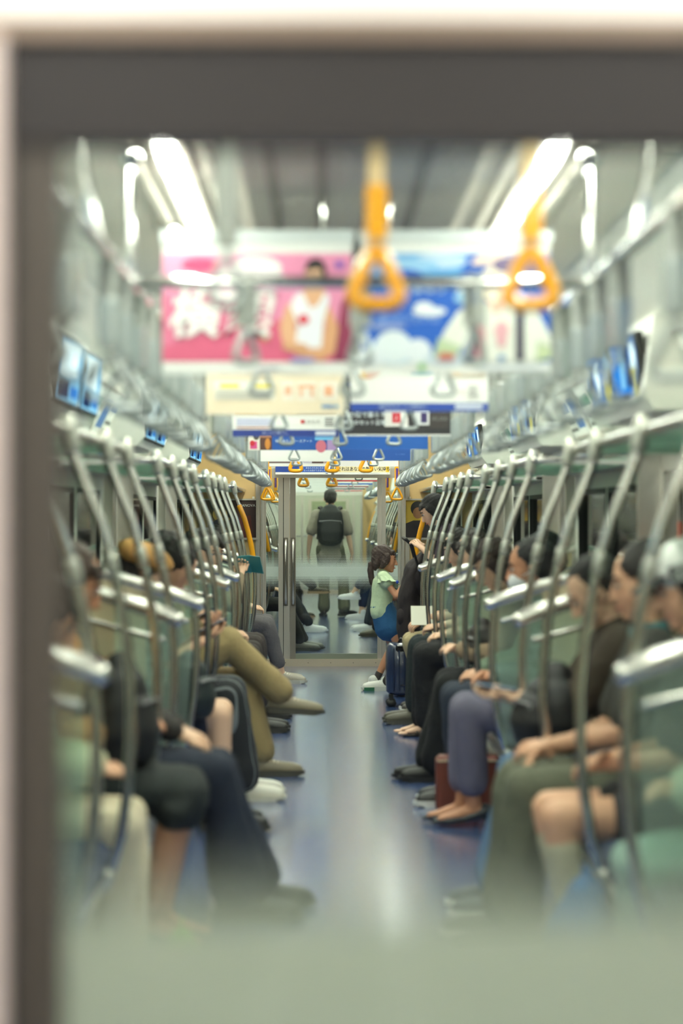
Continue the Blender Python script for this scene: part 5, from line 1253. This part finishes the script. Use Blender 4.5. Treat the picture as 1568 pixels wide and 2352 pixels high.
# blue cloth bag near the nearest right seats
e = thing('shopping_bag', (0.60, 6.55, 0.0), 'blue cloth bag on the floor at the nearest right seats', 'bag')
bm2 = cloth((36,96,150), 'bag')
m = MB(); m.tube([(0,0,0.03),(0.01,0,0.12),(0.02,0,0.24),(0.03,0,0.32)], [(0.10,0.16),(0.115,0.18),(0.10,0.15),(0.06,0.08)], None, n=18, lat=(1,0,0)); obj('bag_body', solid(m, 0.012, 2, noise=0.006, nscale=12, material=bm2), e)
m = MB(); m.tube([(0.02,-0.06,0.30),(0.03,-0.05,0.40),(0.03,0.05,0.40),(0.02,0.06,0.30)], 0.008, bm2, n=6); obj('bag_handle', m, e)
# green tag object by the left seats
e = thing('cloth_pouch', (-0.52, 7.25, 0.0), 'small bright green pouch on the floor at the nearest left seats', 'pouch')
m = MB(); m.ell((0,0,0.06), (0.05,0.06,0.06), None); obj('pouch_body', solid(m, 0.008, 2, noise=0.003, material=cloth((132,190,40), 'pouch')), e)
m = MB(); m.tube([(0,-0.02,0.11),(0,0,0.15),(0,0.02,0.11)], 0.004, cloth((132,190,40), 'pouch'), n=6); obj('drawstring', m, e)
# phones
def phone(loc, rz, tilt, label):
    e = thing('smartphone', loc, label, 'phone', rz, 0, tilt)
    m = MB(); m.rbox(-0.075, 0.075, -0.036, 0.036, -0.004, 0.004, mat('phone_black', (24,24,28), 0.25), 0.003); obj('phone_body', m, e)
    m = MB(); m.box(-0.070, 0.070, -0.033, 0.033, 0.0042, 0.0048, emit('phone_display', (150,170,190), 0.5)); obj('display', m, e)
phone((0.50, 8.2, 0.775), 0, R(8), 'black phone held flat over the lap by the person in the brown T-shirt')
phone((-0.62, 11.6, 0.835), 0, R(-25), 'phone held by the black-haired person in striped trousers')
phone((-0.70, 12.5, 0.86), 0, R(-30), 'phone held by the person with crossed khaki legs')
# teal book
e = thing('book', (-0.58, 16.25, 1.04), 'open teal book held up on the left', 'book', R(250), 0, R(30)); e.scale = (0.7,0.7,0.7)
m = MB(); 
for q in (-1, 1): m.add([(0,0,-0.09),(0.03,q*0.13,-0.09),(0.03,q*0.13,0.10),(0,0,0.10),(0.006,0,-0.09),(0.036,q*0.13,-0.09),(0.036,q*0.13,0.10),(0.006,0,0.10)], [(0,1,2,3),(7,6,5,4),(0,4,5,1),(1,5,6,2),(2,6,7,3)], flat((60,150,160)))
obj('cover', m, e)
m = MB()
for q in (-1, 1): m.add([(-0.002,0,-0.085),(0.026,q*0.125,-0.085),(0.026,q*0.125,0.095),(-0.002,0,0.095)], [(0,1,2,3)], flat((236,230,200)))
obj('pages', m, e)
# paper on the lap
e = thing('paper_sheet', (0.60, 16.62, 0.685), 'folded white sheet of paper held on a lap above the suitcase', 'paper', R(0), R(62))
m = MB(); m.box(-0.075, 0.075, -0.085, 0.06, -0.002, 0.002, flat((248,244,228))); m.box(-0.078, 0.07, -0.08, 0.064, -0.006, -0.003, flat((236,230,210))); obj('paper', m, e)
# pushchair
e = thing('pushchair', (0.66, 18.28, 0), 'black pushchair with a hood and curved handle beside the girl', 'pushchair')
bk = mat('pram_fabric', (40,32,34), 0.8, bump=0.3, bscale=140); bf = mat('pram_frame', (38,38,40), 0.35, 0.4)
m = MB(); m.tube([(-0.08,0,0.30),(-0.095,0,0.50),(-0.09,0,0.75),(-0.05,0,0.96),(0.04,0,1.08)], [(0.06,0.15),(0.09,0.17),(0.085,0.18),(0.075,0.17),(0.03,0.14)], None, n=18, lat=(1,0,0)); obj('seat_shell', solid(m, 0.010, 2, noise=0.004, nscale=20, material=bk), e)
m = MB(); m.tube([(0.02,0,1.0),(-0.05,0,0.98),(-0.12,0,0.86)], [(0.05,0.17),(0.06,0.185),(0.03,0.17)], None, n=16, lat=(0,0,1)); 
m2 = MB(); m2.ell((-0.02,0,0.90), (0.12,0.18,0.16), None); obj('hood', solid(m2, 0.011, 2, noise=0.003, material=bk), e)
m = MB()
for y in (-0.17, 0.17): m.tube([(0.16,y,0.10),(0.06,y,0.55),(-0.02,y,0.95),(-0.075,y,1.15),(-0.12,y,1.19)], 0.010, bf, n=8); m.tube([(-0.16,y,0.10),(0.02,y,0.45),(0.10,y,0.62)], 0.010, bf, n=8)
m.tube([(-0.12,-0.17,1.19),(-0.135,0,1.20),(-0.12,0.17,1.19)], 0.014, rubber, n=10); obj('pram_frame', m, e)
m = MB(); m.ell((-0.145,-0.10,0.60), (0.045,0.06,0.075), None); m.tube([(-0.145,-0.10,0.62),(-0.11,-0.10,0.72)], 0.02, None); obj('hanging_bag', solid(m, 0.008, 2, material=bk), e)
for x in (-0.16, 0.16):
    for y in (-0.17, 0.17):
        m = MB(); m.tube([(x,y-0.014,0.075),(x,y+0.014,0.075)], 0.075, rubber, n=18, lat=(1,0,0)); m.tube([(x,y-0.018,0.075),(x,y+0.018,0.075)], 0.035, bf, n=12, lat=(1,0,0)); obj('wheel', m, e)
m = MB(); m.ell((-0.185,-0.12,0.865), (0.012,0.012,0.014), flat((30,70,180))); obj('buckle', m, e)
